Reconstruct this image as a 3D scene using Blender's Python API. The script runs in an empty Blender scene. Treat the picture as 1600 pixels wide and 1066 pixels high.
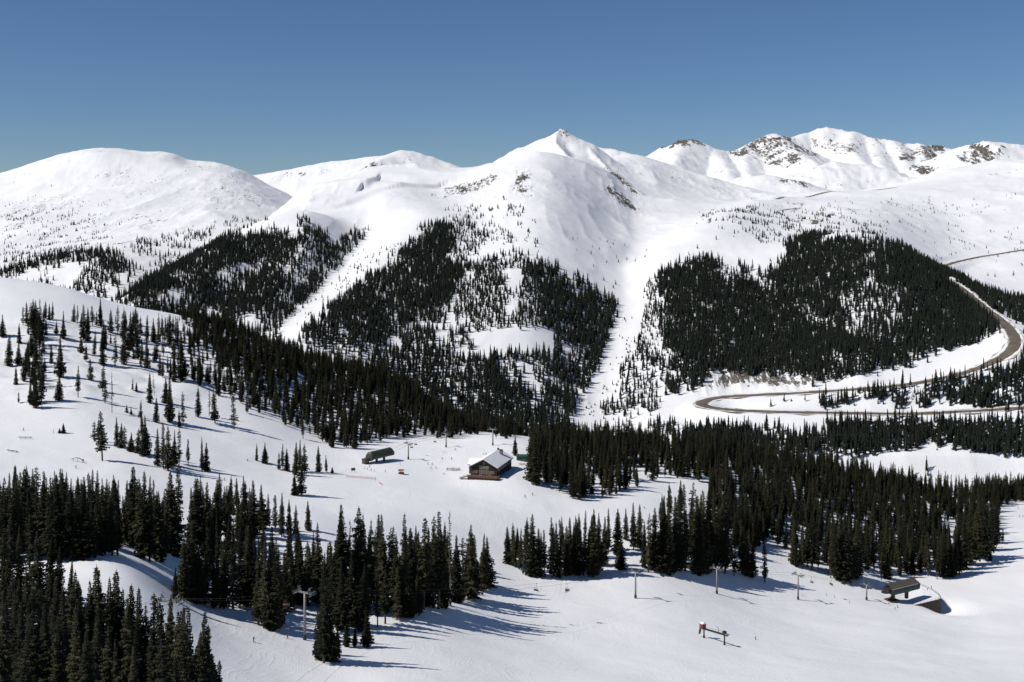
import bpy, bmesh, math, random
import numpy as np
from mathutils import Vector, Matrix

R = math.radians
random.seed(7)
rng = np.random.default_rng(7)
scene = bpy.context.scene
C = scene.collection

# ------------------------------------------------------------------ camera
F, CX, HY = 1800.0, 800.0, 330.0          # focal length in photo pixels, optical axis column, horizon row
cam_d = bpy.data.cameras.new('camera')
cam = bpy.data.objects.new('camera', cam_d)
C.objects.link(cam)
cam.location = (0, 0, 0)
cam.rotation_euler = (R(90), 0, 0)
cam_d.sensor_width = 36.0
cam_d.lens = 36.0 * F / 1600.0
cam_d.shift_y = (HY - 533.0) / 1600.0
cam_d.clip_start = 1.0
cam_d.clip_end = 40000.0
scene.camera = cam

# ------------------------------------------------------------------ sky, sun, exposure
SUN_EL, SUN_AZ = 46.0, -19.0               # elevation; degrees the sun stands beyond due left of the camera
sdir = Vector((-math.cos(R(SUN_AZ)) * math.cos(R(SUN_EL)), math.sin(R(SUN_AZ)) * math.cos(R(SUN_EL)), math.sin(R(SUN_EL))))
world = bpy.data.worlds.new('World')
scene.world = world
world.use_nodes = True
nt = world.node_tree
nt.nodes.clear()
sky = nt.nodes.new('ShaderNodeTexSky')
sky.sky_type = 'NISHITA'
sky.sun_disc = False
sky.sun_elevation = R(SUN_EL)
sky.sun_rotation = math.atan2(sdir.x, sdir.y)
sky.altitude = 3500.0
sky.air_density = 1.2
sky.dust_density = 0.05
sky.ozone_density = 8.2
bgn = nt.nodes.new('ShaderNodeBackground')
bgn.inputs['Strength'].default_value = 0.068
won = nt.nodes.new('ShaderNodeOutputWorld')
nt.links.new(sky.outputs[0], bgn.inputs['Color'])
nt.links.new(bgn.outputs[0], won.inputs['Surface'])

sun_d = bpy.data.lights.new('sun', 'SUN')
sun_d.energy = 4.4
sun_d.angle = R(0.53)
sun_d.color = (1.0, 0.965, 0.91)
sun = bpy.data.objects.new('sun', sun_d)
C.objects.link(sun)
sun.rotation_euler = (-sdir).to_track_quat('-Z', 'Y').to_euler()
sun.location = (0, 0, 500)

scene.view_settings.view_transform = 'Standard'
scene.view_settings.look = 'None'
scene.view_settings.exposure = 0.0
scene.view_settings.gamma = 1.0
scene.cycles.max_bounces = 4
scene.cycles.diffuse_bounces = 1
scene.cycles.glossy_bounces = 2

# ------------------------------------------------------------------ numeric helpers
def _hash(ix, iy, seed):
    h = (ix.astype(np.int64) * 374761393 + iy.astype(np.int64) * 668265263 + seed * 974634777) & 0xFFFFFFFF
    h = ((h ^ (h >> 13)) * 1274126177) & 0xFFFFFFFF
    h = h ^ (h >> 16)
    return (h & 0xFFFFFF) / float(0xFFFFFF)

def vnoise(x, y, seed=0):
    ix = np.floor(x); iy = np.floor(y)
    fx = x - ix; fy = y - iy
    ix = ix.astype(np.int64); iy = iy.astype(np.int64)
    ux = fx * fx * fx * (fx * (fx * 6 - 15) + 10); uy = fy * fy * fy * (fy * (fy * 6 - 15) + 10)
    a = _hash(ix, iy, seed); b = _hash(ix + 1, iy, seed)
    c = _hash(ix, iy + 1, seed); d = _hash(ix + 1, iy + 1, seed)
    return (a + (b - a) * ux) * (1 - uy) + (c + (d - c) * ux) * uy      # 0..1

def fbm(x, y, oct=4, seed=0, gain=0.5):
    s = 0; a = 1.0; t = 0
    for k in range(oct):
        s = s + a * (vnoise(x * 2 ** k + 17.3 * k, y * 2 ** k - 9.1 * k, seed + k) * 2 - 1)
        t += a; a *= gain
    return s / t                                                          # -1..1

def ridged(x, y, oct=4, seed=0):
    s = 0; a = 1.0; t = 0
    for k in range(oct):
        n = 1 - np.abs(vnoise(x * 2 ** k + 31.7 * k, y * 2 ** k + 5.9 * k, seed + k) * 2 - 1)
        s = s + a * n * n; t += a; a *= 0.5
    return s / t                                                          # 0..1

def sstep(a, b, x):
    t = np.clip((x - a) / (b - a), 0, 1)
    return t * t * (3 - 2 * t)

def seg_dist(X, Y, pts):
    """distance to a ground polyline [(x,y,...)] and the interpolated extra values along it"""
    best = np.full(X.shape, 1e9); val = np.zeros(X.shape)
    for (a, b) in zip(pts[:-1], pts[1:]):
        ax, ay = a[0], a[1]; dx, dy = b[0] - ax, b[1] - ay
        L2 = dx * dx + dy * dy + 1e-9
        t = np.clip(((X - ax) * dx + (Y - ay) * dy) / L2, 0, 1)
        d = np.hypot(X - ax - t * dx, Y - ay - t * dy)
        v = (a[2] + (b[2] - a[2]) * t) if len(a) > 2 else t
        m = d < best
        best = np.where(m, d, best); val = np.where(m, v, val)
    return best, val

def inpoly(px, py, poly):
    c = np.zeros(px.shape, bool); n = len(poly); j = n - 1
    for i in range(n):
        xi, yi = poly[i]; xj, yj = poly[j]
        if yi != yj:
            m = ((yi > py) != (yj > py)) & (px < (xj - xi) * (py - yi) / (yj - yi) + xi)
            c ^= m
        j = i
    return c

def W(px, py, Y):
    """a point of the place, from where the photo shows it and its distance in metres"""
    return (Y * (px - CX) / F, Y, -Y * (py - HY) / F)

class Surf:
    """thin-plate surface through measured columns: (photo column) -> [(distance, row), ...]"""
    KX, KY = 1 / 400.0, 2.6
    def __init__(self, cols):
        P = [(px * self.KX, math.log(Y) * self.KY, py) for px, L in cols.items() for (Y, py) in L]
        P = np.array(P); self.P = P; n = len(P)
        K = self._k(np.hypot(P[:, None, 0] - P[None, :, 0], P[:, None, 1] - P[None, :, 1]))
        A = np.zeros((n + 3, n + 3)); A[:n, :n] = K + np.eye(n) * 0.001
        A[:n, n] = 1; A[:n, n + 1:] = P[:, :2]; A[n, :n] = 1; A[n + 1:, :n] = P[:, :2].T
        b = np.zeros(n + 3); b[:n] = P[:, 2]
        self.w = np.linalg.solve(A, b)
    @staticmethod
    def _k(r):
        return np.where(r > 1e-9, r * r * np.log(np.maximum(r, 1e-9)), 0)
    def grid(self, pxs, Ys):
        """rows on the outer grid, evaluated coarse and refined with cubic interpolation"""
        cx = np.linspace(pxs.min() - 60, pxs.max() + 60, 190); cy = np.linspace(math.log(Ys.min()) - .03, math.log(Ys.max()) + .03, 190)
        S = np.repeat(cx[None, :] * self.KX, len(cy), 0); T = np.repeat(cy[:, None] * self.KY, len(cx), 1)
        n = len(self.P); out = self.w[n] + self.w[n + 1] * S + self.w[n + 2] * T
        for i in range(n):
            out += self.w[i] * self._k(np.hypot(S - self.P[i, 0], T - self.P[i, 1]))
        def cub(src, dst):
            h = src[1] - src[0]; u = (dst - src[0]) / h; i = np.clip(np.floor(u).astype(int), 1, len(src) - 3); t = u - i
            M = np.zeros((len(dst), len(src))); r = np.arange(len(dst))
            M[r, i - 1] = -.5 * t + t * t - .5 * t ** 3; M[r, i] = 1 - 2.5 * t * t + 1.5 * t ** 3
            M[r, i + 1] = .5 * t + 2 * t * t - 1.5 * t ** 3; M[r, i + 2] = -.5 * t * t + .5 * t ** 3
            return M
        return cub(cy, np.log(Ys)) @ out @ cub(cx, pxs).T

def row2z(py, Y): return -Y * (py - HY) / F
# ------------------------------------------------------------------ terrain: measured columns
near_cols = {
 -400: [(60,1300),(225,1040),(350,850),(550,715),(700,600),(850,490),(1000,405),(1060,404),(1200,450),(1450,540)],
 0:   [(60,1330),(225,1066),(290,960),(350,885),(450,800),(550,738),(700,632),(850,525),(1000,437),(1050,437),(1200,500),(1450,600)],
 100: [(230,1075),(350,885),(450,810),(560,742),(700,640),(850,538),(1000,452),(1050,452),(1200,520),(1450,620)],
 200: [(60,1330),(240,1085),(350,895),(420,835),(560,752),(700,660),(850,565),(950,505),(1010,479),(1060,482),(1250,580),(1450,660)],
 300: [(275,1090),(372,945),(460,855),(560,775),(680,695),(800,620),(900,560),(1000,505),(1050,498),(1110,510),(1250,600),(1450,680)],
 400: [(60,1330),(300,1076),(358,990),(462,880),(560,792),(680,722),(780,660),(870,605),(960,556),(1020,535),(1090,550),(1250,630),(1450,700)],
 500: [(318,1075),(358,1020),(438,930),(530,830),(640,762),(740,712),(800,685),(870,645),(960,595),(1030,570),(1090,578),(1250,660),(1450,720)],
 600: [(60,1330),(330,1066),(420,968),(500,895),(600,800),(700,744),(760,714),(820,688),(900,648),(1000,604),(1060,598),(1150,625),(1300,690),(1450,730)],
 700: [(350,1066),(460,955),(530,905),(620,805),(720,748),(760,724),(830,692),(900,674),(970,660),(1040,662),(1150,695),(1300,730)],
 800: [(60,1340),(370,1066),(450,995),(520,942),(560,905),(640,812),(720,746),(760,724),(800,703),(850,684),(920,678),(1000,692),(1150,720),(1300,740)],
 900: [(380,1066),(540,940),(590,895),(660,815),(740,756),(820,716),(900,698),(980,702),(1100,725),(1300,745)],
 1000:[(60,1350),(390,1066),(470,1005),(560,935),(600,892),(680,812),(740,770),(820,728),(900,706),(1000,708),(1100,732),(1300,748)],
 1200:[(60,1350),(410,1066),(520,1000),(630,932),(670,893),(750,820),(820,768),(900,732),(980,728),(1080,752),(1200,772)],
 1300:[(420,1066),(660,932),(690,905),(760,845),(860,775),(930,748),(1000,746),(1100,768)],
 1400:[(60,1350),(430,1066),(560,992),(690,932),(730,900),(790,850),(860,805),(930,774),(990,768),(1080,786),(1200,800)],
 1500:[(440,1066),(560,1006),(660,953),(760,888),(860,830),(950,790),(1000,780),(1080,790)],
 1600:[(60,1350),(450,1066),(550,1006),(650,955),(800,870),(950,802),(1000,784),(1060,783),(1150,800),(1250,815)],
 2000:[(60,1360),(470,1066),(650,950),(950,805),(1000,790),(1150,800),(1300,820)]}
dome_cols = {
 -400: [(1300,600),(1700,520),(2000,450),(2600,400),(3200,362),(3800,330),(4200,318),(4500,335),(5000,370)],
 -100: [(1300,600),(1650,520),(1900,450),(2050,424),(2500,396),(3000,360),(3600,318),(4000,296),(4200,290),(4500,305),(5000,340)],
 0:   [(1300,600),(1600,520),(1850,460),(2000,425),(2100,413),(2500,392),(3000,352),(3600,308),(4000,277),(4200,270),(4500,285),(5000,330)],
 60:  [(2000,416),(2080,405),(3000,348),(3600,296),(4000,259),(4200,252),(4500,270)],
 110: [(1500,560),(1900,440),(2000,410),(2080,401),(2500,382),(3000,345),(3600,288),(4000,244),(4200,238),(4500,256),(5000,310)],
 145: [(4000,238),(4200,232),(4500,250)],
 185: [(1500,560),(1850,440),(1950,415),(2050,397),(2500,374),(3000,335),(3600,285),(4000,240),(4200,233),(4500,250),(5000,300)],
 230: [(4000,246),(4200,238),(4500,256)],
 262: [(1500,560),(1900,450),(2100,402),(2500,370),(3000,330),(3600,290),(4000,245),(4200,237),(4500,255)],
 290: [(4000,258),(4200,250),(4500,268)],
 335: [(1500,560),(2000,430),(2500,366),(3000,330),(3600,288),(4000,258),(4200,253),(4500,270)],
 372: [(4000,270),(4200,264),(4500,280)],
 405: [(2000,450),(2500,372),(3000,338),(3600,305),(4000,286),(4200,281),(4600,310)],
 445: [(2500,385),(3000,350),(3600,322),(4200,303),(4600,330)],
 520: [(2000,460),(2500,410),(3000,375),(3600,352),(4200,345),(5000,380)],
 700: [(2000,520),(3000,450),(4200,430)], 1200: [(2000,560),(4200,500)]}
mid_cols = {
 -400:[(1200,760),(1600,700),(2200,640),(4200,600)],
 60:  [(1200,720),(1500,640),(2000,570),(3000,520),(4200,500)],
 150: [(1250,610),(1420,540),(1600,530),(2000,520)],
 190: [(1200,600),(1350,525),(1500,470),(1600,482),(2000,488),(3000,470)],
 225: [(1500,462),(1600,447),(1720,458)],
 260: [(1200,620),(1400,512),(1600,440),(1700,425),(1850,437),(2400,440),(3000,430)],
 320: [(1200,630),(1400,525),(1600,458),(1800,402),(1900,391),(2000,398),(2500,410),(3000,405)],
 400: [(1200,640),(1400,535),(1600,472),(1800,416),(2000,368),(2100,352),(2250,354),(2800,375),(4200,420)],
 480: [(1200,650),(1400,540),(1600,478),(1800,425),(2000,380),(2200,342),(2500,308),(2650,297),(2800,302),(3300,335)],
 560: [(1250,645),(1400,565),(1600,495),(1800,432),(2000,385),(2200,350),(2500,308),(2800,276),(2950,264),(3100,268),(3600,300),(4200,340)],
 650: [(1250,660),(1400,585),(1600,505),(1800,442),(2000,392),(2200,352),(2500,312),(2800,277),(3000,263),(3200,263),(3600,290)],
 750: [(1200,695),(1300,640),(1400,588),(1600,502),(1800,437),(2000,389),(2200,350),(2500,305),(2800,275),(3050,260),(3300,260),(3700,285)],
 840: [(1150,730),(1250,670),(1400,582),(1600,495),(1800,425),(2000,374),(2200,334),(2400,304),(2600,278),(2800,258),(3000,247),(3200,245),(3800,270),(4300,300)],
 920: [(1150,735),(1250,675),(1400,602),(1600,512),(1800,442),(2000,393),(2200,356),(2500,312),(2800,280),(3100,261),(3400,250),(3800,255),(4300,290)],
 985: [(1150,735),(1250,675),(1400,602),(1600,522),(1800,457),(2000,408),(2200,374),(2500,338),(2800,312),(3200,284),(3700,252),(4000,243),(4300,262)],
 1060:[(1150,735),(1250,668),(1350,622),(1450,580),(1600,525),(1800,450),(1950,406),(2100,378),(2400,347),(2700,327),(3000,310),(3500,284),(4000,263),(4300,278)],
 1150:[(1100,752),(1250,672),(1330,637),(1400,608),(1450,586),(1600,520),(1800,440),(1950,399),(2100,373),(2400,346),(2800,326),(3200,313),(3600,301),(4000,288),(4300,295)],
 1250:[(1100,752),(1200,695),(1290,642),(1400,604),(1450,589),(1600,525),(1800,440),(1950,396),(2100,371),(2500,342),(2900,321),(3300,307),(3700,302),(4200,312)],
 1380:[(1050,785),(1130,740),(1200,698),(1290,648),(1400,598),(1460,572),(1600,515),(1800,430),(1950,386),(2100,372),(2500,344),(2900,320),(3400,300),(3700,292),(4200,310)],
 1480:[(1050,790),(1120,745),(1200,697),(1290,640),(1380,588),(1460,555),(1600,505),(1750,455),(1850,430),(1950,432),(2100,425),(2300,402),(2600,370),(3000,332),(3400,296),(3800,273),(4100,267),(4300,280)],
 1580:[(1050,795),(1120,750),(1200,695),(1280,612),(1380,560),(1450,528),(1550,505),(1700,503),(1900,470),(2200,420),(2400,392),(2700,360),(3000,326),(3400,290),(3800,262),(4100,252),(4300,265)],
 1800:[(1100,765),(1300,600),(1600,520),(1900,470),(2400,390),(3000,320),(3800,255),(4100,246),(4300,260)],
 2200:[(1100,765),(1600,520),(2400,390),(3000,320),(3800,255),(4300,260)]}

pxs = np.concatenate([np.arange(-700, -40, 22.0), np.arange(-40, 1641, 2.0), np.arange(1662, 2300, 22.0)])
def geo(a, b, r): return np.exp(np.linspace(math.log(a), math.log(b), max(2, int(math.log(b / a) / r)) + 1))
Ys = np.concatenate([geo(20, 215, .05)[:-1], geo(215, 1100, .0042)[:-1], geo(1100, 2400, .0034)[:-1], geo(2400, 4400, .0055)])
PX, YY = np.meshgrid(pxs, Ys)
XX = YY * (PX - CX) / F

def smax(a, b, k):
    h = np.clip(.5 + .5 * (a - b) / k, 0, 1)
    return b + (a - b) * h + k * h * (1 - h)

zn = row2z(Surf(near_cols).grid(pxs, Ys), YY)
zm = row2z(Surf(mid_cols).grid(pxs, Ys), YY)
zd = row2z(Surf(dome_cols).grid(pxs, Ys), YY)
BIG = -900.0
zn = np.where(YY > 1450, BIG, zn - np.clip(YY - 1250, 0, None) * 1.0)
zm = np.where(YY < 1080, BIG, zm - np.clip(1180 - YY, 0, None) * 1.2)
zd = np.where(YY < 1250, BIG, zd - np.clip(1400 - YY, 0, None) * 1.0)

# relief of the mountains: ribs and gullies running down the fall line, given by where the photo shows them
def gline(pts): return [W(a, b, c)[:2] for (a, b, c) in pts]
def rib(z, pts, amp, w, p=1.4):
    d, _ = seg_dist(XX, YY, gline(pts))
    return z + amp * np.exp(-(d / w) ** 2 * 2.2)
zm = rib(zm, [(868,240,3100),(852,290,2600),(842,340,2200),(815,400,1900),(760,480,1650),(705,570,1420)], 22, 240)
zm = rib(zm, [(600,300,2600),(660,360,2150),(610,430,1830),(540,490,1600),(490,530,1450)], 26, 130)
zm = rib(zm, [(985,330,2500),(985,440,1850),(965,540,1540),(905,650,1290)], -20, 150)
zm = rib(zm, [(575,362,2150),(530,420,1860),(470,490,1600),(428,530,1430)], -24, 90)
zm = rib(zm, [(1040,400,1960),(1060,470,1720),(1040,560,1480)], 22, 110)
zm = rib(zm, [(1330,400,1900),(1370,480,1680),(1330,560,1470)], 30, 170)
zm = rib(zm, [(480,350,2150),(440,420,1800),(370,490,1520)], 22, 90)
zm = rib(zm, [(430,375,2000),(400,440,1720),(330,500,1480)], -18, 70)
zm = rib(zm, [(1210,300,3200),(1150,345,2450),(1110,385,2050)], 16, 120)
def tent(pts, slope, soft=6.0, X=None, Y=None):
    X = XX if X is None else X; Y = YY if Y is None else Y
    P3 = [W(*p) for p in pts]
    out = np.full(X.shape, -2000.0)
    for a, b in zip(P3[:-1], P3[1:]):
        d, v = seg_dist(X, Y, [a, b])
        out = np.maximum(out, v - slope * (np.hypot(d, soft) - soft))
    return out
pk = tent([(875,198,3620),(850,212,3610),(820,226,3600),(790,240,3560),(755,256,3480),(720,268,3380)], .62, 5)
pk = np.maximum(pk, tent([(875,198,3620),(890,209,3600),(910,226,3560),(932,243,3460),(955,262,3300),(990,290,3060),(1030,325,2780)], .8, 4))
pk = np.maximum(pk, tent([(875,198,3620),(868,212,3540),(869,226,3420),(885,236,3300),(915,250,3200)], .85, 3))
pk = np.maximum(pk, tent([(925,229,4050),(960,232,4020),(1000,243,3980),(1050,259,3900),(1100,275,3800)], .5, 14))
far_rough = fbm(XX / 70, YY / 70, 4, 11)
zm = smax(zm, pk + far_rough * 3.5, 8)
# cornice steps on the left shoulder
def step(z, pts, drop, w, side):
    """snow lip: the ground beyond the line stays, the near side falls away by drop within w and recovers over 12 w"""
    L = gline(pts); d, _ = seg_dist(XX, YY, L)
    s = np.zeros(XX.shape); best = np.full(XX.shape, 1e9)
    for a, b in zip(L[:-1], L[1:]):
        dd, _ = seg_dist(XX, YY, [a, b]); cr = (b[0] - a[0]) * (YY - a[1]) - (b[1] - a[1]) * (XX - a[0])
        m = dd < best; best = np.where(m, dd, best); s = np.where(m, np.sign(cr), s)
    return z - np.where(s * side > 0, drop * sstep(0, w, d) * (1 - sstep(w, 6 * w, d)), 0)
zm = step(zm, [(441,338,2260),(455,334,2290),(475,326,2340),(520,324,2360),(560,315,2440),(610,304,2550),(680,287,2720)], 6, 16, -1)
zm = step(zm, [(568,302,2570),(580,293,2660),(588,283,2760)], 10, 18, -1)

Z = smax(zm, zd, 14)
Z = smax(Z, zn, 8)
mtn = sstep(1040, 1300, YY)
steep = np.clip(np.hypot(np.gradient(Z, axis=0) / np.gradient(YY, axis=0), np.gradient(Z, axis=1) / (np.gradient(XX, axis=1) + 1e-6)), 0, 2)
Z = Z + mtn * ((ridged(XX / 170, YY / 420, 3, 3) - .45) * 11 * sstep(.12, .45, steep) + (ridged(XX / 480, YY / 520, 2, 33) - .5) * 26 * sstep(2300, 3000, YY) * (1 - sstep(3900, 4150, YY)) + fbm(XX / 60, YY / 90, 3, 21) * 2.0 + fbm(XX / 11, YY / 16, 2, 23) * .3)
Z = Z + (1 - mtn) * (fbm(XX / 90, YY / 90, 3, 5) * 2.2 + fbm(XX / 22, YY / 22, 3, 9) * .38)
alp = sstep(2150, 2600, YY)
Z = Z + alp * ((ridged(XX / 46, YY / 110, 3, 131) - .45) * 4.2 * sstep(.1, .5, fbm(XX / 260, YY / 300, 3, 137) + .35) + (ridged(XX / 130, YY / 60, 2, 139) - .5) * 3.0)
# moguls and terraces under the left hill trees
lp = 330 - F * Z / YY * 1.0
lp = HY - F * Z / YY
bump_zone = sstep(-250, 60, PX) * (1 - sstep(420, 520, PX)) * sstep(480, 520, lp) * (1 - sstep(600, 650, lp)) * (YY > 560) * (YY < 1050)
Z = Z + bump_zone * (fbm(XX / 14, YY / 14, 2, 41) * 1.1 + np.abs(fbm(XX / 40, YY / 26, 2, 43)) * 3.0)

# ---- road benches: the ground is levelled along each road
ROADS = []
def road_path(pts, width, step_m=5.0):
    """dense ground polyline (x, y, z) with smoothed heights"""
    P = [np.array(W(*p)) for p in pts]
    P = [2 * P[0] - P[1]] + P + [2 * P[-1] - P[-2]]
    out = []
    for i in range(1, len(P) - 2):
        n = max(2, int(np.linalg.norm(P[i + 1] - P[i]) / step_m))
        for k in range(n):
            t = k / n
            out.append(.5 * ((2 * P[i]) + (-P[i - 1] + P[i + 1]) * t + (2 * P[i - 1] - 5 * P[i] + 4 * P[i + 1] - P[i + 2]) * t * t + (-P[i - 1] + 3 * P[i] - 3 * P[i + 1] + P[i + 2]) * t ** 3))
    out.append(P[-2])
    return np.array(out)
road_specs = [
 ('pass_road', 13.0, [(1440,432,1960),(1490,450,1830),(1524,466,1715),(1546,481,1610),(1564,496,1525),(1580,511,1455),(1586,526,1405),(1572,545,1370),(1530,566,1345),(1470,583,1335),(1400,596,1332),(1320,606,1335),(1250,612,1340),(1180,613,1345),(1135,613,1348),(1106,616,1338),(1096,622,1318),(1108,629,1300),(1150,635,1285),(1230,638,1278),(1320,640,1272),(1420,641,1268),(1530,641,1265),(1700,640,1262)]),
 ('pass_road', 12.0, [(1700,375,2600),(1610,388,2420),(1560,391,2370),(1520,396,2320),(1495,404,2260),(1480,415,2190),(1472,424,2140)]),
 ('pass_road', 12.0, [(1400,297,3550),(1330,299,3450),(1285,300,3350),(1250,304,3240),(1225,309,3140),(1213,315,3040)]),
 ('pass_road', 12.0, [(1218,332,2700),(1235,329,2760),(1252,326,2800)]),
 ('pass_road', 12.0, [(1265,346,2480),(1274,352,2400),(1272,360,2290)])]
_lx = pxs; _ly = np.log(Ys)
def _idx(px, Y):
    i = np.interp(px, pxs, np.arange(len(pxs))); j = np.interp(np.log(Y), _ly, np.arange(len(Ys)))
    return i, j
def bil(G, i, j):
    i0 = np.clip(np.floor(i).astype(int), 0, G.shape[1] - 2); j0 = np.clip(np.floor(j).astype(int), 0, G.shape[0] - 2)
    u = i - i0; v = j - j0
    return G[j0, i0] * (1 - u) * (1 - v) + G[j0, i0 + 1] * u * (1 - v) + G[j0 + 1, i0] * (1 - u) * v + G[j0 + 1, i0 + 1] * u * v
def ground(x, y):
    x = np.asarray(x, float); y = np.asarray(y, float)
    i, j = _idx(CX + F * x / y, y)
    return bil(Z, i, j)
for name, wd, pts in road_specs:
    A = road_path(pts, wd)
    g = ground(A[:, 0], A[:, 1])
    zr = .55 * A[:, 2] + .45 * g if len(pts) > 8 else g
    k = 15; zr = np.convolve(np.pad(zr, k, 'edge'), np.ones(2 * k + 1) / (2 * k + 1), 'valid')
    A[:, 2] = zr
    ROADS.append((name, wd, A))
    lo = A[:, 1].min() - 80; hi = A[:, 1].max() + 80
    jr = np.where((Ys > lo) & (Ys < hi))[0]; sl = slice(jr[0], jr[-1] + 1)
    d, v = seg_dist(XX[sl], YY[sl], [tuple(p) for p in A[::2]])
    k = 1 - sstep(wd * .62, wd * .62 + 26, d)
    bank = .5 * np.exp(-((d - wd * .72) / 2.2) ** 2)
    Z[sl] = Z[sl] * (1 - k) + v * k + bank * np.where(d < wd * 1.2, 1, 0)

# hollow in the snow round the corner of the loading platform
cxp, cyp = W(1476, 950, 676)[:2]
Z = Z - 5.5 * np.exp(-((XX - cxp) / 11.0) ** 2 - ((YY - cyp) / np.where(YY < cyp, 26.0, 12.0)) ** 2)
# ---- exposed rock, dirt: where the photo shows it
PYG = HY - F * Z / YY
rock = np.zeros(XX.shape)
def blur(a, n=3):
    for _ in range(n):
        a = (a + np.roll(a, 2, 0) + np.roll(a, -2, 0) + np.roll(a, 2, 1) + np.roll(a, -2, 1)) / 5
    return a
def paint_rock(poly, amount, ylo, yhi, soft=10):
    n = fbm(XX / 25, YY / 40, 3, 77) * 11
    global rock
    m = inpoly(PX + n, PYG + n * .5, poly) & (YY > ylo) & (YY < yhi)
    lm = sstep(-.35, .35, fbm(XX / 90, YY / 150, 3, 177)) if amount > .6 else sstep(-.1, .35, fbm(XX / 130, YY / 200, 3, 179)) * 1.25
    rock = np.maximum(rock, blur(np.where(m, amount, 0), 5) * (.78 + .22 * lm if amount > .6 else lm))
for poly, a, lo, hi in [
 ([(805,265),(830,262),(835,290),(833,330),(826,322),(820,300),(808,310),(800,290)], .56, 2000, 3200),
 ([(690,290),(770,265),(800,275),(760,300),(720,330),(690,330)], .38, 2000, 3200),
 ([(865,200),(880,199),(935,245),(1010,310),(1035,330),(1000,318),(940,262),(900,232),(872,228)], .6, 2600, 4300),
 ([(760,250),(860,205),(868,215),(790,245)], .34, 3000, 4300),
 ([(930,277),(960,285),(1010,330),(995,335),(950,310)], .55, 2300, 3300),
 ([(975,285),(990,288),(1010,312),(1000,310)], .7, 2300, 3500),
 ([(195,465),(240,440),(265,425),(270,445),(240,470),(225,478)], .62, 1350, 1900),
 ([(520,272),(580,258),(640,255),(600,268),(540,285)], .45, 2500, 3300),
 ([(470,325),(515,308),(500,322)], .4, 2200, 2800),
 ([(690,590),(730,580),(735,600),(700,610)], .7, 1200, 1600),
 ([(1085,610),(1110,588),(1150,580),(1240,588),(1240,603),(1150,600),(1110,606)], .55, 1250, 1500),
 ([(1440,720),(1530,717),(1530,735),(1460,735)], .5, 1050, 1400),
 ([(1100,640),(1300,642),(1500,645),(1500,652),(1150,650)], .3, 1150, 1300),
 ([(100,255),(330,255),(400,290),(430,305),(330,330),(150,330)], .28, 2800, 4400),
 ([(0,300),(250,290),(300,330),(200,390),(0,390)], .28, 2200, 4000),
 ([(1000,250),(1200,300),(1180,320),(1040,290)], .25, 2800, 4400),
 ([(1330,300),(1600,260),(1600,330),(1300,340)], .14, 2500, 4300)]:
    paint_rock(poly, min(.8, a * 1.25), lo, hi)
scour = sstep(.56, .72, ridged(XX / 120, YY / 240, 3, 151)) * sstep(.0, .3, fbm(XX / 330, YY / 400, 3, 157)) * alp * .46
scour = np.where((PYG > 345) | inpoly(PX, PYG, [(850,250),(900,330),(880,400),(1000,400),(1060,330),(950,260)]), 0, scour)
rock = np.maximum(rock, scour)
Z = Z + rock * (ridged(XX / 16, YY / 24, 3, 51) - .3) * np.where(YY > 1800, 7, 5)
# broken cut banks above the hairpin
cut = inpoly(PX, PYG, [(1075,612),(1105,584),(1150,574),(1260,584),(1330,596),(1250,608),(1150,606),(1100,614)]) & (YY > 1330) & (YY < 1480)
cutm = blur(cut.astype(float), 4)
Z = Z + cutm * (ridged(XX / 26, YY / 70, 3, 161) - .25) * 13
rock = np.maximum(rock, cutm * .72)

# ---- far ranges on their own grid
fpx = np.concatenate([np.arange(-900, -30, 30.0), np.arange(-30, 1631, 2.6), np.arange(1660, 2600, 30.0)])
fYs = geo(2900, 8200, .0046)
FPX, FY = np.meshgrid(fpx, fYs)
FX = FY * (FPX - CX) / F
T = lambda pts, s, soft=20: tent(pts, s, soft, FX, FY)
back = T([(300,300,5600),(390,275,5500),(450,265,5500),(520,252,5500),(570,246,5450),(612,241,5450),(622,237,5500),(642,236,5550),(665,243,5550),(690,252,5500),(720,264,5450),(800,290,5400)], .42, 25)
back = np.maximum(back, T([(612,241,5450),(560,268,5000),(520,285,4600)], .4, 20))
right = T([(960,262,6900),(1012,246,6900),(1035,232,6950),(1055,224,6980),(1064,218,7000),(1078,216,7000),(1090,222,7000),(1110,231,7000),(1142,236,7000),(1168,226,7000),(1190,217,7050),(1208,209,7100),(1236,213,7200),(1262,206,7300),(1288,199,7300),(1305,199,7300),(1330,204,7250),(1345,208,7200),(1362,215,7100),(1395,220,7000),(1440,226,6900),(1462,227,6900),(1486,234,6800),(1505,236,6700),(1700,240,6700)], .62, 14)
for spur in [[(1078,216,7000),(1060,236,6600),(1050,262,6100)], [(1110,231,7000),(1130,250,6500),(1140,272,6000)], [(1208,209,7100),(1235,226,6700),(1262,246,6200),(1275,258,5900)],
             [(1170,226,7000),(1165,250,6500),(1170,275,6000)], [(1330,204,7250),(1330,232,6700),(1350,255,6200)], [(1362,215,7100),(1372,240,6600),(1380,262,6100)],
             [(1395,220,7000),(1410,245,6500),(1415,262,6200)], [(1440,226,6900),(1445,250,6400),(1440,275,6000)], [(1462,227,6900),(1490,255,6400),(1480,280,6000)]]:
    right = np.maximum(right, T(spur, .5, 26))
plateau = T([(1478,238,5600),(1500,229,5500),(1520,224,5450),(1545,222,5400),(1600,224,5400),(1680,226,5400),(1900,240,5400)], .5, 30)
knob = T([(1180,300,5200),(1212,287,5150),(1245,272,5100),(1280,260,5100),(1310,254,5150),(1340,256,5150),(1380,262,5100),(1410,272,5000),(1440,288,4900)], .5, 60)
low = T([(1090,296,4650),(1130,286,4600),(1165,277,4550),(1200,274,4500),(1225,279,4450),(1250,290,4400),(1272,302,4300)], .32, 40)
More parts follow.
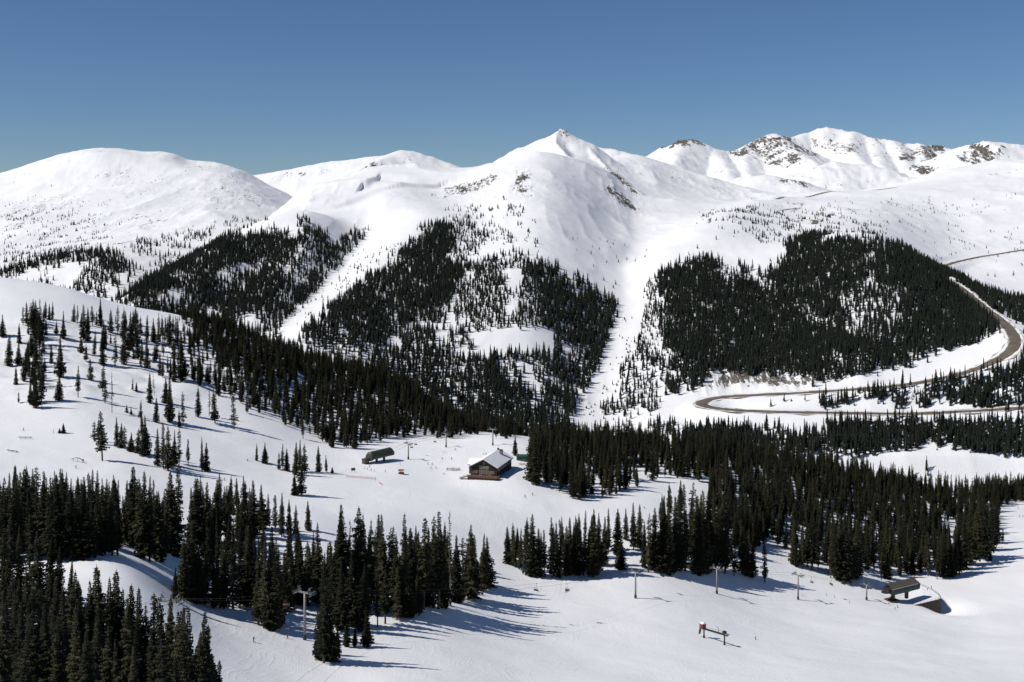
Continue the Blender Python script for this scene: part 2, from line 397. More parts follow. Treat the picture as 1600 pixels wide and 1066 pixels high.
base = np.full(FX.shape, 0.0) + row2z(330, FY) - 40 + (FY - 5000) * .02
rough = np.where(FPX > 950, 1.0, .35)
def with_rel(z, a, b, sd): return z + rough * (ridged(FX / 85, FY / 130, 3, sd + 5) - .5) * b * 1.6 + rough * ((ridged(FX / 260, FY / 420, 5, sd) - .5) * a + fbm(FX / 60, FY / 60, 4, sd + 9) * b)
FZ = smax(with_rel(back, 22, 8, 60), base, 40)
FZ = smax(FZ, with_rel(right, 20, 6, 70), 20)
FZ = smax(FZ, with_rel(plateau, 24, 8, 80), 15)
FZ = smax(FZ, with_rel(knob, 22, 8, 90), 12)
FZ = smax(FZ, with_rel(low, 8, 4, 95), 10)
FZ = np.where(FPX < 250, np.minimum(FZ, row2z(330, FY) - 60), FZ)
FPY = HY - F * FZ / FY
frock = np.zeros(FX.shape)
for poly, a in [
 ([(1020,230),(1060,216),(1085,215),(1105,228),(1060,232)], .8), ([(1130,236),(1200,212),(1260,215),(1280,240),(1275,255),(1220,262),(1160,250)], .52),
 ([(1240,212),(1300,205),(1360,215),(1380,245),(1340,250),(1280,235)], .4), ([(1360,215),(1480,225),(1470,250),(1400,250),(1365,240)], .55),
 ([(1485,240),(1520,226),(1570,228),(1580,245),(1540,255),(1510,262)], .75), ([(1215,275),(1280,262),(1340,285),(1380,275),(1360,295),(1260,297),(1210,290)], .4),
 ([(1420,255),(1470,262),(1450,275),(1420,272)], .5), ([(400,280),(520,258),(640,240),(650,258),(560,270),(440,280)], .33), ([(1000,240),(1140,240),(1160,275),(1040,275)], .3)]:
    n = fbm(FX / 60, FY / 90, 3, 77) * 8
    frock = np.maximum(frock, np.where(inpoly(FPX + n, FPY + n * .6, poly), min(.85, a * 1.3), 0) * (.6 + .4 * sstep(-.3, .3, fbm(FX / 150, FY / 200, 3, 181))))
FZ = FZ + frock * (ridged(FX / 38, FY / 50, 3, 53) - .35) * 10

# ------------------------------------------------------------------ materials
def new_mat(name):
    m = bpy.data.materials.new(name); m.use_nodes = True
    t = m.node_tree; t.nodes.clear()
    o = t.nodes.new('ShaderNodeOutputMaterial'); b = t.nodes.new('ShaderNodeBsdfPrincipled')
    t.links.new(b.outputs[0], o.inputs['Surface'])
    return m, t, b
def node(t, typ, **kw):
    n = t.nodes.new(typ)
    for k, v in kw.items():
        if k in n.inputs: n.inputs[k].default_value = v
        else: setattr(n, k, v)
    return n
def math_n(t, op, a, b=None, clamp=False):
    n = t.nodes.new('ShaderNodeMath'); n.operation = op; n.use_clamp = clamp
    for i, v in enumerate((a, b)):
        if v is None: continue
        if isinstance(v, (int, float)): n.inputs[i].default_value = v
        else: t.links.new(v, n.inputs[i])
    return n.outputs[0]
def ramp(t, fac, stops):
    n = t.nodes.new('ShaderNodeValToRGB'); e = n.color_ramp.elements
    while len(e) < len(stops): e.new(.5)
    for k, (p, c) in zip(e, stops): k.position = p; k.color = (*c, 1) if len(c) == 3 else c
    t.links.new(fac, n.inputs[0]); return n.outputs[0]
def mixc(t, fac, a, b):
    n = t.nodes.new('ShaderNodeMix'); n.data_type = 'RGBA'
    for sock, v in ((n.inputs[0], fac), (n.inputs[6], a), (n.inputs[7], b)):
        if isinstance(v, (int, float)): sock.default_value = v
        elif isinstance(v, tuple): sock.default_value = (*v, 1)
        else: t.links.new(v, sock)
    return n.outputs[2]

def snow_material(name, rock_scale, fine):
    m, t, b = new_mat(name)
    geo_n = t.nodes.new('ShaderNodeNewGeometry'); pos = geo_n.outputs['Position']
    at = node(t, 'ShaderNodeAttribute', attribute_name='rock')
    n1 = node(t, 'ShaderNodeTexNoise', Scale=rock_scale, Detail=6.0, Roughness=.62)
    mp = node(t, 'ShaderNodeMapping'); mp.inputs['Scale'].default_value = (1.2, .28, .5); t.links.new(pos, mp.inputs[0]); t.links.new(mp.outputs[0], n1.inputs['Vector'])
    n2 = node(t, 'ShaderNodeTexNoise', Scale=rock_scale * 4.5, Detail=6.0, Roughness=.72); t.links.new(mp.outputs[0], n2.inputs['Vector'])
    s = math_n(t, 'ADD', math_n(t, 'MULTIPLY', n1.outputs[0], .42), math_n(t, 'MULTIPLY', n2.outputs[0], .58))
    # rock shows where noise rises above a threshold set by the exposure attribute
    th = math_n(t, 'SUBTRACT', .695, math_n(t, 'MULTIPLY', at.outputs['Fac'], .36))
    k = math_n(t, 'MULTIPLY', math_n(t, 'SUBTRACT', s, th), 22.0, True)
    has = math_n(t, 'GREATER_THAN', at.outputs['Fac'], .02)
    k = math_n(t, 'MULTIPLY', k, has)
    n3 = node(t, 'ShaderNodeTexNoise', Scale=rock_scale * 8, Detail=4.0); t.links.new(pos, n3.inputs['Vector'])
    rockc = ramp(t, n3.outputs[0], [(.3, (.035, .031, .028)), (.5, (.10, .086, .072)), (.72, (.22, .19, .155))])
    n4 = node(t, 'ShaderNodeTexNoise', Scale=.012, Detail=5.0); t.links.new(pos, n4.inputs['Vector'])
    snowc = ramp(t, n4.outputs[0], [(.3, (.79, .79, .80)), (.7, (.85, .843, .84))])
    t.links.new(mixc(t, k, snowc, rockc), b.inputs['Base Color'])
    b.inputs['Roughness'].default_value = .62
    b.inputs['Specular IOR Level'].default_value = .25
    bp = node(t, 'ShaderNodeBump', Strength=.5, Distance=fine)
    n5 = node(t, 'ShaderNodeTexNoise', Scale=.9 / fine, Detail=5.0, Roughness=.6); t.links.new(pos, n5.inputs['Vector'])
    h = math_n(t, 'ADD', n5.outputs[0], math_n(t, 'MULTIPLY', k, 1.5))
    if fine < .5:
        # groomed and skied surface: long soft streaks across the slope plus scattered carved tracks
        for q, (rz, sx, sy, amt, lo_) in enumerate(((.25, .03, .5, 2.0, .5), (-.5, .05, .9, 2.0, .5), (1.1, .5, .04, 3.4, .54), (.72, .7, .05, 3.2, .56), (-.95, .6, .04, 3.2, .55), (.1, .09, .13, 5.0, .3))):
            mm = node(t, 'ShaderNodeMapping'); mm.inputs['Rotation'].default_value = (0, 0, rz); mm.inputs['Scale'].default_value = (sx, sy, 1)
            dn = node(t, 'ShaderNodeTexNoise', Scale=.02, Detail=2.0); t.links.new(pos, dn.inputs['Vector'])
            sc_ = t.nodes.new('ShaderNodeVectorMath'); sc_.operation = 'MULTIPLY_ADD'; t.links.new(dn.outputs['Color'], sc_.inputs[0]); sc_.inputs[1].default_value = (26, 26, 0); t.links.new(pos, sc_.inputs[2])
            t.links.new(sc_.outputs[0], mm.inputs[0])
            nn = node(t, 'ShaderNodeTexNoise', Scale=1.0, Detail=3.0, Roughness=.55); nn.noise_dimensions = '2D'; t.links.new(mm.outputs[0], nn.inputs['Vector'])
            v_ = math_n(t, 'MULTIPLY', math_n(t, 'SUBTRACT', math_n(t, 'MAXIMUM', nn.outputs[0], lo_), lo_), amt)
            mk = node(t, 'ShaderNodeTexNoise', Scale=.011 + .004 * q, Detail=2.0); mk.noise_dimensions = '4D'; mk.inputs['W'].default_value = float(q) * 3.7; t.links.new(pos, mk.inputs['Vector'])
            mv = math_n(t, 'MULTIPLY', math_n(t, 'SUBTRACT', mk.outputs[0], .42), 6.0, True)
            h = math_n(t, 'ADD', h, math_n(t, 'MULTIPLY', v_, mv))
    t.links.new(h, bp.inputs['Height']); t.links.new(bp.outputs[0], b.inputs['Normal'])
    return m
M_snow = snow_material('snow_near', .05, .12)
M_snowm = snow_material('snow_mountain', .035, 1.2)
M_snowf = snow_material('snow_far_range', .014, 4.0)

def grid_mesh(name, X, Y, Zg, mat, rk, label):
    r, c = X.shape
    co = np.stack([X, Y, Zg], -1).reshape(-1, 3).astype(np.float32)
    idx = np.arange(r * c).reshape(r, c)
    q = np.stack([idx[:-1, :-1], idx[:-1, 1:], idx[1:, 1:], idx[1:, :-1]], -1).reshape(-1, 4).astype(np.int32)
    me = bpy.data.meshes.new(name)
    me.vertices.add(len(co)); me.vertices.foreach_set('co', co.ravel())
    me.loops.add(q.size); me.loops.foreach_set('vertex_index', q.ravel())
    me.polygons.add(len(q)); me.polygons.foreach_set('loop_start', np.arange(0, q.size, 4, dtype=np.int32))
    me.update(calc_edges=True)
    me.polygons.foreach_set('use_smooth', np.ones(len(q), bool))
    a = me.attributes.new('rock', 'FLOAT', 'POINT'); a.data.foreach_set('value', rk.ravel().astype(np.float32))
    me.materials.append(mat)
    o = bpy.data.objects.new(name, me); C.objects.link(o)
    o['kind'] = 'structure'; o['label'] = label
    return o
js = int(np.searchsorted(Ys, 1105))
grid_mesh('ski_slope', XX[:js + 1], YY[:js + 1], Z[:js + 1], M_snow, rock[:js + 1], 'snow covered ski slopes and runs in the foreground')
grid_mesh('mountain_terrain', XX[js:], YY[js:], Z[js:], M_snowm, rock[js:], 'snowy mountain with pointed summit behind the ski slopes')
grid_mesh('mountain_range', FX, FY, FZ, M_snowf, frock, 'distant snowy range with rocky crests on the horizon')
PYG = HY - F * Z / YY
RY = np.minimum.accumulate(PYG, axis=0)      # highest row reached so far, for visibility

def hit(px, py, lo=60.0, hi=4300.0):
    """ground point that the photo shows at a pixel, between two distances"""
    i = np.interp(px, pxs, np.arange(len(pxs))); i0 = int(min(max(i, 0), len(pxs) - 2)); u = i - i0
    col = PYG[:, i0] * (1 - u) + PYG[:, i0 + 1] * u
    ok = np.where((col <= py) & (Ys >= lo) & (Ys <= hi))[0]
    if len(ok) == 0 or ok[0] == 0:
        return None
    j = ok[0]
    a, b2 = col[j - 1], col[j]
    t = 0 if a <= py else (a - py) / max(a - b2, 1e-6)
    Y = Ys[j - 1] * (1 - t) + Ys[j] * t
    if Y < lo: Y = Ys[j]
    x = Y * (px - CX) / F
    return np.array([x, Y, float(ground(x, Y))])
# ------------------------------------------------------------------ roads
def simple_mat(name, col, rough=.7, var=.0, scale=1.0, metal=0.0, spec=.3):
    m, t, b = new_mat(name)
    b.inputs['Roughness'].default_value = rough; b.inputs['Metallic'].default_value = metal
    b.inputs['Specular IOR Level'].default_value = spec
    if var > 0:
        g = t.nodes.new('ShaderNodeNewGeometry')
        n = node(t, 'ShaderNodeTexNoise', Scale=scale, Detail=5.0, Roughness=.65); t.links.new(g.outputs['Position'], n.inputs['Vector'])
        lo = tuple(c * (1 - var) for c in col); hi = tuple(min(1, c * (1 + var)) for c in col)
        t.links.new(ramp(t, n.outputs[0], [(.3, lo), (.7, hi)]), b.inputs['Base Color'])
    else:
        b.inputs['Base Color'].default_value = (*col, 1)
    return m
M_road = simple_mat('road_asphalt', (.13, .108, .085), .8, .4, .06)
M_verge = simple_mat('dirty_snow', (.40, .355, .30), .85, .55, .12)
def mesh_obj(name, verts, faces, mat, parent=None, smooth=False):
    me = bpy.data.meshes.new(name)
    me.from_pydata([tuple(map(float, v)) for v in verts], [], faces)
    me.materials.append(mat)
    if smooth: me.polygons.foreach_set('use_smooth', [True] * len(me.polygons))
    o = bpy.data.objects.new(name, me); C.objects.link(o)
    if parent: o.parent = parent
    return o
road_labels = ['mountain road sweeping round a bend into a hairpin below the forest', 'far road curving across the open snow slope on the right',
               'distant road climbing past a white hill towards the pass', 'short stretch of distant road below the pass', 'short dark road cut between snow banks above the forest']
for (name, wd, A), lab in zip(ROADS, road_labels):
    tg = np.gradient(A[:, :2], axis=0); tg /= np.linalg.norm(tg, axis=1)[:, None] + 1e-9
    nr = np.stack([-tg[:, 1], tg[:, 0]], 1)
    v = []; f = []
    offs = [-.5, -.2, .2, .5]
    for i in range(len(A)):
        jag = 1 + .06 * math.sin(i * 1.7) + .05 * math.sin(i * .61 + 1)
        for o_ in offs:
            p = A[i, :2] + nr[i] * wd * o_ * jag
            v.append((p[0], p[1], A[i, 2] + .6 - abs(o_) * .25))
    for i in range(len(A) - 1):
        for k in range(3):
            a = i * 4 + k; f.append((a, a + 1, a + 5, a + 4))
    v2 = []; f2 = []
    for i in range(len(A)):
        jag = 1 + .16 * math.sin(i * .9) + .12 * math.sin(i * .37 + 2)
        for o_ in (-.86, -.5, .5, .86):
            p = A[i, :2] + nr[i] * wd * o_ * jag
            v2.append((p[0], p[1], A[i, 2] + (.18 if abs(o_) < .6 else max(.12, float(ground(p[0], p[1])) - A[i, 2] + .15))))
    for i in range(len(A) - 1):
        for k in range(3):
            a = i * 4 + k; f2.append((a, a + 1, a + 5, a + 4))
    ro = mesh_obj(name, v, f, M_road, smooth=True); vg = mesh_obj('dirty_verge', v2, f2, M_verge, ro, True)
    ro['kind'] = 'structure'; ro['label'] = lab

# ------------------------------------------------------------------ conifers
def foliage_mat(name, lo, mid, hi):
    m, t, b = new_mat(name)
    oi = t.nodes.new('ShaderNodeObjectInfo'); g = t.nodes.new('ShaderNodeNewGeometry')
    n = node(t, 'ShaderNodeTexNoise', Scale=.8, Detail=3.0); t.links.new(g.outputs['Position'], n.inputs['Vector'])
    s = math_n(t, 'ADD', math_n(t, 'MULTIPLY', n.outputs[0], .6), math_n(t, 'MULTIPLY', oi.outputs['Random'], .4))
    t.links.new(ramp(t, s, [(.25, lo), (.5, mid), (.75, hi)]), b.inputs['Base Color'])
    b.inputs['Roughness'].default_value = .8; b.inputs['Specular IOR Level'].default_value = .12
    return m
M_fol = foliage_mat('spruce_needles', (.011, .013, .008), (.022, .024, .013), (.050, .047, .024))
M_folf = foliage_mat('far_spruce_needles', (.010, .014, .011), (.015, .019, .014), (.023, .027, .018))
M_bark = simple_mat('spruce_bark', (.07, .055, .045), .9, .4, 2.0)
M_dead = simple_mat('dead_wood', (.14, .115, .095), .9, .3, 2.0)

def crown_mesh(name, seed, H, Rm, z0f, dens=1.0, power=.8, gap=.0, mat=None):
    """a spruce crown: whorls of drooping, ragged boughs, each a flat spray with needles hanging below it"""
    r = random.Random(seed); V = []; Fc = []
    def tri(a, b, c):
        k = len(V); V.extend((a, b, c)); Fc.append((k, k + 1, k + 2))
    z = H * z0f; lobes = [r.uniform(.66, 1.2) for _ in range(9)]
    ph = r.uniform(0, 6.28)
    while z < H * .985:
        t = (z - H * z0f) / (H * (1 - z0f))
        rad = Rm * ((1 - t) ** power) * (.55 + .45 * min(1, t * 7 + .35)) + .12
        rad *= lobes[int(t * 8.99)]
        nb = max(3, int((4.6 + 5.4 * (1 - t)) * dens))
        a0 = r.uniform(0, 6.28)
        for b in range(nb):
            if r.random() < gap: continue
            az = a0 + 6.283 * b / nb + r.uniform(-.35, .35)
            L = rad * r.uniform(.6, 1.12) * (1 + .18 * math.sin(az * 2 + ph))
            dr = r.uniform(.22, .55) * (1 - .75 * t)
            ca, sa = math.cos(az), math.sin(az)
            def pt(u, w, dz):
                x = u * L; zz = z - dr * x + .10 * x * u + dz
                return (ca * x - sa * w, sa * x + ca * w, zz)
            wd = (.26 + .26 * L) * r.uniform(.75, 1.2)
            ns = 3 if L > .9 else 2
            for s in range(ns):
                u0 = .08 + .85 * s / ns; u1 = .08 + .85 * (s + 1) / ns + .07
                wk = wd * (1 - .55 * s / ns)
                um = (u0 + u1) / 2 + .12
                for sg in (1, -1):
                    tri(pt(u0, 0, .03), pt(u1, 0, .02), pt(um, sg * wk * r.uniform(.7, 1.2), -.10 - .16 * wk))
                hd = (.42 + .22 * L) * r.uniform(.5, 1.2)
                tri(pt(u0, 0, 0), pt(u1, r.uniform(-.1, .1), 0), pt(u0 + (u1 - u0) * r.uniform(.3, .8), r.uniform(-.2, .2), -hd))
        z += (.34 + .30 * (1 - t)) * H / 22.0 / (.5 + .5 * dens)
    # leader
    for k in range(3):
        a = k * 2.1; tri((.10 * math.cos(a), .10 * math.sin(a), H * .955), (.10 * math.cos(a + 2.1), .10 * math.sin(a + 2.1), H * .955), (0, 0, H * 1.01))
    me = bpy.data.meshes.new(name); me.from_pydata(V, [], Fc); me.materials.append(mat or M_fol)
    return me
def trunk_mesh(name, seed, H, r0, mat, twigs=0):
    r = random.Random(seed); V = []; Fc = []; n = 6; lv = 7
    ox = oy = 0
    for k in range(lv):
        t = k / (lv - 1); rr = r0 * (1 - t) ** .8 + .02
        if k: ox += r.uniform(-.05, .05); oy += r.uniform(-.05, .05)
        for i in range(n):
            a = 6.283 * i / n; V.append((ox + rr * math.cos(a), oy + rr * math.sin(a), t * H * .97 - (1.2 if k == 0 else 0)))
    for k in range(lv - 1):
        for i in range(n):
            a = k * n + i; b = k * n + (i + 1) % n; Fc.append((a, b, b + n, a + n))
    for k in range(twigs):
        z = H * r.uniform(.12, .95); a = r.uniform(0, 6.28); L = (1 - z / H) * 1.5 + .3; w = .05; q = len(V)
        c, s = math.cos(a), math.sin(a)
        V += [(0, 0, z + w), (0, 0, z - w), (c * L, s * L, z - L * .3), (-s * w, c * w, z)]
        Fc += [(q, q + 1, q + 2), (q, q + 3, q + 2), (q + 3, q + 1, q + 2)]
    me = bpy.data.meshes.new(name); me.from_pydata(V, [], Fc); me.materials.append(mat)
    return me

HREF = 22.0
TREES = []      # (crown mesh, trunk mesh) at 22 m
specs = [(2.5, .06, 1.0, .80, .04), (2.15, .10, 1.0, .72, .06), (2.8, .05, 1.05, .86, .05), (1.9, .12, .95, .62, .10), (2.3, .16, .9, .70, .14),
         (2.0, .07, 1.0, .75, .05), (2.65, .09, .95, .78, .12), (1.75, .20, .85, .60, .20), (2.4, .04, 1.1, .82, .03), (3.0, .04, 1.0, .92, .08),
         (2.9, .03, 1.1, .70, .06), (2.2, .24, .9, .55, .22), (3.2, .05, 1.05, 1.0, .10), (2.0, .14, .8, .50, .28)]
for k, (rm, z0, de, pw, gp) in enumerate(specs):
    TREES.append((crown_mesh('crown', 100 + k, HREF, rm, z0, de, pw, gp), trunk_mesh('trunk', 200 + k, HREF, .27, M_bark)))
SNAG = (crown_mesh('crown', 150, HREF, 1.2, .35, .55, .6, .45), trunk_mesh('trunk', 250, HREF, .22, M_dead, 46))

def far_tree(name, seed, H, Rm, tiers, z0f):
    r = random.Random(seed); V = []; Fc = []
    for k in range(tiers):
        t = k / tiers; z = H * (z0f + (1 - z0f) * t); rad = Rm * (1 - t) ** .8 * r.uniform(.75, 1.15) + .1
        hh = H * (1 - z0f) / tiers * 1.75; nb = 6 if t < .6 else 4; a0 = r.uniform(0, 6)
        for b in range(nb):
            a = a0 + 6.283 * b / nb + r.uniform(-.3, .3); L = rad * r.uniform(.65, 1.15); q = len(V)
            for sg in (-1, 1):
                V.append((.9 * rad * .45 * math.cos(a + sg * 1.0), .9 * rad * .45 * math.sin(a + sg * 1.0), z + .2 * hh))
            V.append((L * math.cos(a), L * math.sin(a), z - .32 * L)); V.append((0, 0, min(H, z + hh)))
            Fc += [(q, q + 2, q + 3), (q + 2, q + 1, q + 3), (q, q + 1, q + 2)]
    q = len(V)
    for a in (0, 2.1, 4.2): V.append((.16 * math.cos(a), .16 * math.sin(a), -1.0))
    V.append((0, 0, H)); Fc += [(q, q + 1, q + 3), (q + 1, q + 2, q + 3), (q + 2, q, q + 3)]
    me = bpy.data.meshes.new(name); me.from_pydata(V, [], Fc); me.materials.append(M_folf)
    return me
lib = bpy.data.collections.new('far_tree_library')       # not linked: only the source of the forests below
for k in range(5):
    me = far_tree('far_spruce', 300 + k, HREF, [2.7, 2.3, 3.0, 2.0, 3.4][k], [9, 10, 9, 10, 7][k], [.07, .12, .05, .16, .03][k])
    lib.objects.link(bpy.data.objects.new('far_spruce_%d' % k, me))
lib_near = bpy.data.collections.new('near_tree_library')
for k, (cm, tm) in enumerate(TREES[:8]):                  # crown and trunk in one mesh
    b = bmesh.new(); b.from_mesh(cm); nf = len(b.faces); b.from_mesh(tm)
    b.faces.ensure_lookup_table()
    for f_ in b.faces[nf:]: f_.material_index = 1
    me = bpy.data.meshes.new('spruce_whole'); b.to_mesh(me); b.free(); me.materials.append(M_fol); me.materials.append(M_bark)
    lib_near.objects.link(bpy.data.objects.new('spruce_whole_%d' % k, me))

def forest_tree_group(coll):
    g = bpy.data.node_groups.new('forest', 'GeometryNodeTree')
    g.interface.new_socket('Geometry', in_out='INPUT', socket_type='NodeSocketGeometry')
    g.interface.new_socket('Geometry', in_out='OUTPUT', socket_type='NodeSocketGeometry')
    N = g.nodes; Lk = g.links
    gi = N.new('NodeGroupInput'); go = N.new('NodeGroupOutput')
    ci = N.new('GeometryNodeCollectionInfo'); ci.inputs['Collection'].default_value = coll
    ci.inputs['Separate Children'].default_value = True; ci.inputs['Reset Children'].default_value = True
    ip = N.new('GeometryNodeInstanceOnPoints'); ip.inputs['Pick Instance'].default_value = True
    def attr(nm, ty):
        a = N.new('GeometryNodeInputNamedAttribute'); a.data_type = ty; a.inputs['Name'].default_value = nm; return a.outputs['Attribute']
    Lk.new(gi.outputs[0], ip.inputs['Points']); Lk.new(ci.outputs[0], ip.inputs['Instance'])
    Lk.new(attr('idx', 'INT'), ip.inputs['Instance Index'])
    Lk.new(attr('rot', 'FLOAT_VECTOR'), ip.inputs['Rotation']); Lk.new(attr('scl', 'FLOAT_VECTOR'), ip.inputs['Scale'])
    Lk.new(ip.outputs[0], go.inputs[0])
    return g
G_far = forest_tree_group(lib); G_near = forest_tree_group(lib_near)
def forest(name, pts, hs, group, nvar, label, cat, wide=1.0):
    n = len(pts); me = bpy.data.meshes.new(name)
    me.vertices.add(n); me.vertices.foreach_set('co', np.asarray(pts, np.float32).ravel())
    idx = me.attributes.new('idx', 'INT', 'POINT'); idx.data.foreach_set('value', rng.integers(0, nvar, n).astype(np.int32))
    rot = np.zeros((n, 3), np.float32); rot[:, 2] = rng.uniform(0, 6.28, n); rot[:, :2] = rng.normal(0, .022, (n, 2))
    a = me.attributes.new('rot', 'FLOAT_VECTOR', 'POINT'); a.data.foreach_set('vector', rot.ravel())
    s = np.asarray(hs) / HREF; w = np.maximum(s, .30) ** .85 * rng.uniform(.95, 1.35, n) * wide
    sc = np.stack([w, w, s], 1).astype(np.float32)
    a = me.attributes.new('scl', 'FLOAT_VECTOR', 'POINT'); a.data.foreach_set('vector', sc.ravel())
    o = bpy.data.objects.new(name, me); C.objects.link(o)
    md = o.modifiers.new('forest', 'NODES'); md.node_group = group
    o['kind'] = 'stuff'; o['label'] = label; o['category'] = cat
    return o

# slide paths and snowfields that stay bare
CLEAR = [[(574,366),(640,376),(612,402),(566,442),(520,478),(484,504),(452,532),(424,534),(446,500),(490,458),(530,415),(556,386)],
         [(968,440),(1008,436),(1010,470),(996,530),(965,590),(928,668),(888,672),(918,606),(944,548),(962,492)],
         [(735,520),(800,512),(866,516),(868,546),(800,552),(740,556)],
         [(1080,378),(1150,372),(1232,392),(1222,408),(1175,412),(1140,424),(1112,404)],
         [(440,345),(560,318),(640,330),(655,362),(560,358),(520,372),(470,340)]]
def scatter(poly, ylo, yhi, spacing, prob=1.0, h=(12, 18), clump=None, cs=45.0, seed=0, avoid_road=True, shape=None, open_ok=False):
    """trees whose feet the photo shows inside a polygon, on a jittered ground grid"""
    r = np.random.default_rng(1000 + seed)
    pa = np.array(poly, float); x0 = pa[:, 0].min(); x1 = pa[:, 0].max()
    ys = np.arange(ylo, yhi, spacing)
    P = []
    for y in ys:
        xs = np.arange((x0 - CX) * y / F - 4, (x1 - CX) * y / F + 4, spacing)
        P.append(np.stack([xs, np.full(len(xs), y)], 1))
    P = np.concatenate(P); P = P + r.uniform(-.48, .48, P.shape) * spacing
    z = ground(P[:, 0], P[:, 1]); px = CX + F * P[:, 0] / P[:, 1]; py = HY - F * z / P[:, 1]
    wob = fbm(P[:, 0] / 60, P[:, 1] / 60, 3, 900 + seed) * (18 if ylo > 1000 else 8)
    dit = r.normal(0, 4.5 if ylo > 1000 else 2.5, (2, len(P)))
    wob2 = fbm(P[:, 0] / 45 + 9, P[:, 1] / 45, 3, 950 + seed) * (12 if ylo > 1000 else 5)
    k = inpoly(px + wob + dit[0], py + wob2 + dit[1] * .7, poly)
    if ylo > 1000 and not open_ok:
        for q in CLEAR: k &= ~inpoly(px + dit[0] * .5, py + dit[1] * .4, q)
    P, z, px, py = P[k], z[k], px[k], py[k]
    pr = np.full(len(P), prob)
    if clump is not None:
        cn = fbm(P[:, 0] / (cs * .7), P[:, 1] / (cs * 1.7 if ylo > 1000 else cs), 4, 500 + seed) * .5 + .5
        pr = pr * sstep(clump - .16, clump + .16, cn)
        pr = pr * (.62 + .38 * sstep(.36, .6, vnoise(P[:, 0] / 13, P[:, 1] / 13, 700 + seed)))
    if shape is not None: pr = pr * shape(px, py)
    k = r.uniform(0, 1, len(P)) < pr
    P, z, px, py = P[k], z[k], px[k], py[k]
    if avoid_road and len(P):
        for _, wd, A in ROADS:
            d, _ = seg_dist(P[:, 0], P[:, 1], [tuple(a[:2]) for a in A[::3]])
            k = d > wd * .5 + 4.0
            P, z = P[k], z[k]
    hh = r.uniform(h[0], h[1], len(P)) * r.choice([1, 1, .9, .8, .62, .42], len(P))
    return np.column_stack([P, z - .2, hh])
# ------------------------------------------------------------------ stands on the mountain (far)
S = []
def add(group, *a, **k):
    k['seed'] = len(S) + 1
    S.append((group, scatter(*a, **k)))
# left far valley forest
add('left', [(0,422),(60,406),(120,398),(150,392),(180,398),(215,432),(190,432),(150,408),(110,408),(40,425),(0,432)], 1850, 2150, 6, .9, (11,16))
add('left', [(0,420),(60,410),(150,400),(200,425),(235,445),(195,490),(120,470),(0,470)], 1450, 2080, 6.5, .85, (12,17), clump=.5, cs=55)
add('left', [(180,395),(270,372),(330,362),(330,385),(260,425),(215,430)], 1800, 2600, 9, .8, (10,15), clump=.56, cs=40)
add('left', [(155,400),(250,372),(350,345),(420,335),(420,345),(330,365),(240,395)], 2000, 3000, 11, .8, (8,12), clump=.6, cs=30)
add('left', [(0,330),(60,330),(150,325),(185,350),(170,370),(110,400),(0,418)], 2100, 3400, 6, .7, (5,9), clump=.69, cs=26)
add('left', [(0,270),(400,270),(430,320),(300,340),(150,370),(0,390)], 2300, 4000, 11, .45, (4,7), clump=.74, cs=40)
# spur forest
add('spur', [(215,445),(262,425),(325,388),(350,372),(440,365),(462,382),(455,420),(430,470),(432,530),(300,545),(180,500)], 1250, 2150, 4.6, 1.0, (12,17), clump=.34, cs=40)
add('spur', [(190,470),(262,425),(325,388),(332,394),(270,432),(200,478)], 1400, 2000, 8, .5, (8,13))
add('spur', [(330,385),(395,352),(440,350),(455,372),(350,378)], 1800, 2300, 10, .7, (8,13), clump=.5, cs=30)
add('spur', [(470,345),(485,340),(515,365),(512,382),(480,400),(470,385)], 1800, 2300, 5, 1.0, (12,15), clump=.3, cs=30)
add('spur', [(470,400),(500,385),(520,400),(490,450),(470,480),(445,500),(430,480)], 1400, 2100, 5.5, .95, (12,16), clump=.38, cs=30)
add('spur', [(520,395),(545,360),(568,358),(572,366),(540,400),(505,450),(470,480),(440,520),(420,530),(470,450)], 1350, 2250, 5, 1.0, (12,16), clump=.3, cs=35)
add('spur', [(480,470),(560,395),(600,380),(640,375),(560,440),(520,470),(440,530)], 1350, 2200, 8, .5, (3,8), clump=.56, cs=22, open_ok=True)
# main forest on the central mountain
add('central', [(640,395),(668,362),(690,350),(705,362),(700,400),(720,430),(700,470),(640,500),(600,540),(560,560),(470,545),(480,520),(540,470),(600,420)], 1300, 2250, 4.2, 1.0, (12,17), clump=.20, cs=45)
add('central', [(690,350),(735,335),(760,360),(745,385),(755,430),(700,430)], 1700, 2400, 7, .9, (10,14), clump=.48, cs=28)
add('central', [(700,330),(770,315),(835,325),(840,400),(760,420),(700,400)], 1700, 2600, 6, .85, (6,11), clump=.66, cs=20)
add('central', [(640,470),(720,420),(800,400),(850,420),(850,520),(770,600),(700,650),(620,640),(560,600)], 1200, 1950, 5.0, .9, (11,16), clump=.42, cs=32)
add('central', [(560,555),(640,540),(700,560),(780,560),(800,600),(790,700),(560,660)], 1120, 1500, 4.8, .95, (13,17), clump=.36, cs=30)
add('central', [(836,410),(880,428),(930,448),(962,478),(964,510),(950,575),(915,635),(885,700),(740,710),(740,640),(790,560),(845,510)], 1150, 1950, 4.3, 1.0, (13,17), clump=.26, cs=34, shape=lambda x, y: np.where((y > 515) & (y < 552) & (x > 735) & (x < 865), .05, 1.0))
add('central', [(850,400),(930,420),(985,450),(970,480),(900,450)], 1700, 2000, 17, .6, (6,10), clump=.5, cs=25)
add('central', [(870,360),(1010,380),(1020,420),(930,420)], 1800, 2300, 34, .5, (5,8))
add('central', [(968,560),(1000,545),(1040,560),(1050,620),(1010,650),(950,690),(930,660),(955,610)], 1150, 1560, 5.2, .9, (9,14), clump=.44, cs=26)
add('central', [(985,480),(1030,430),(1040,520),(1050,600),(1000,560)], 1350, 1850, 5.0, .9, (7,13), clump=.38, cs=26)
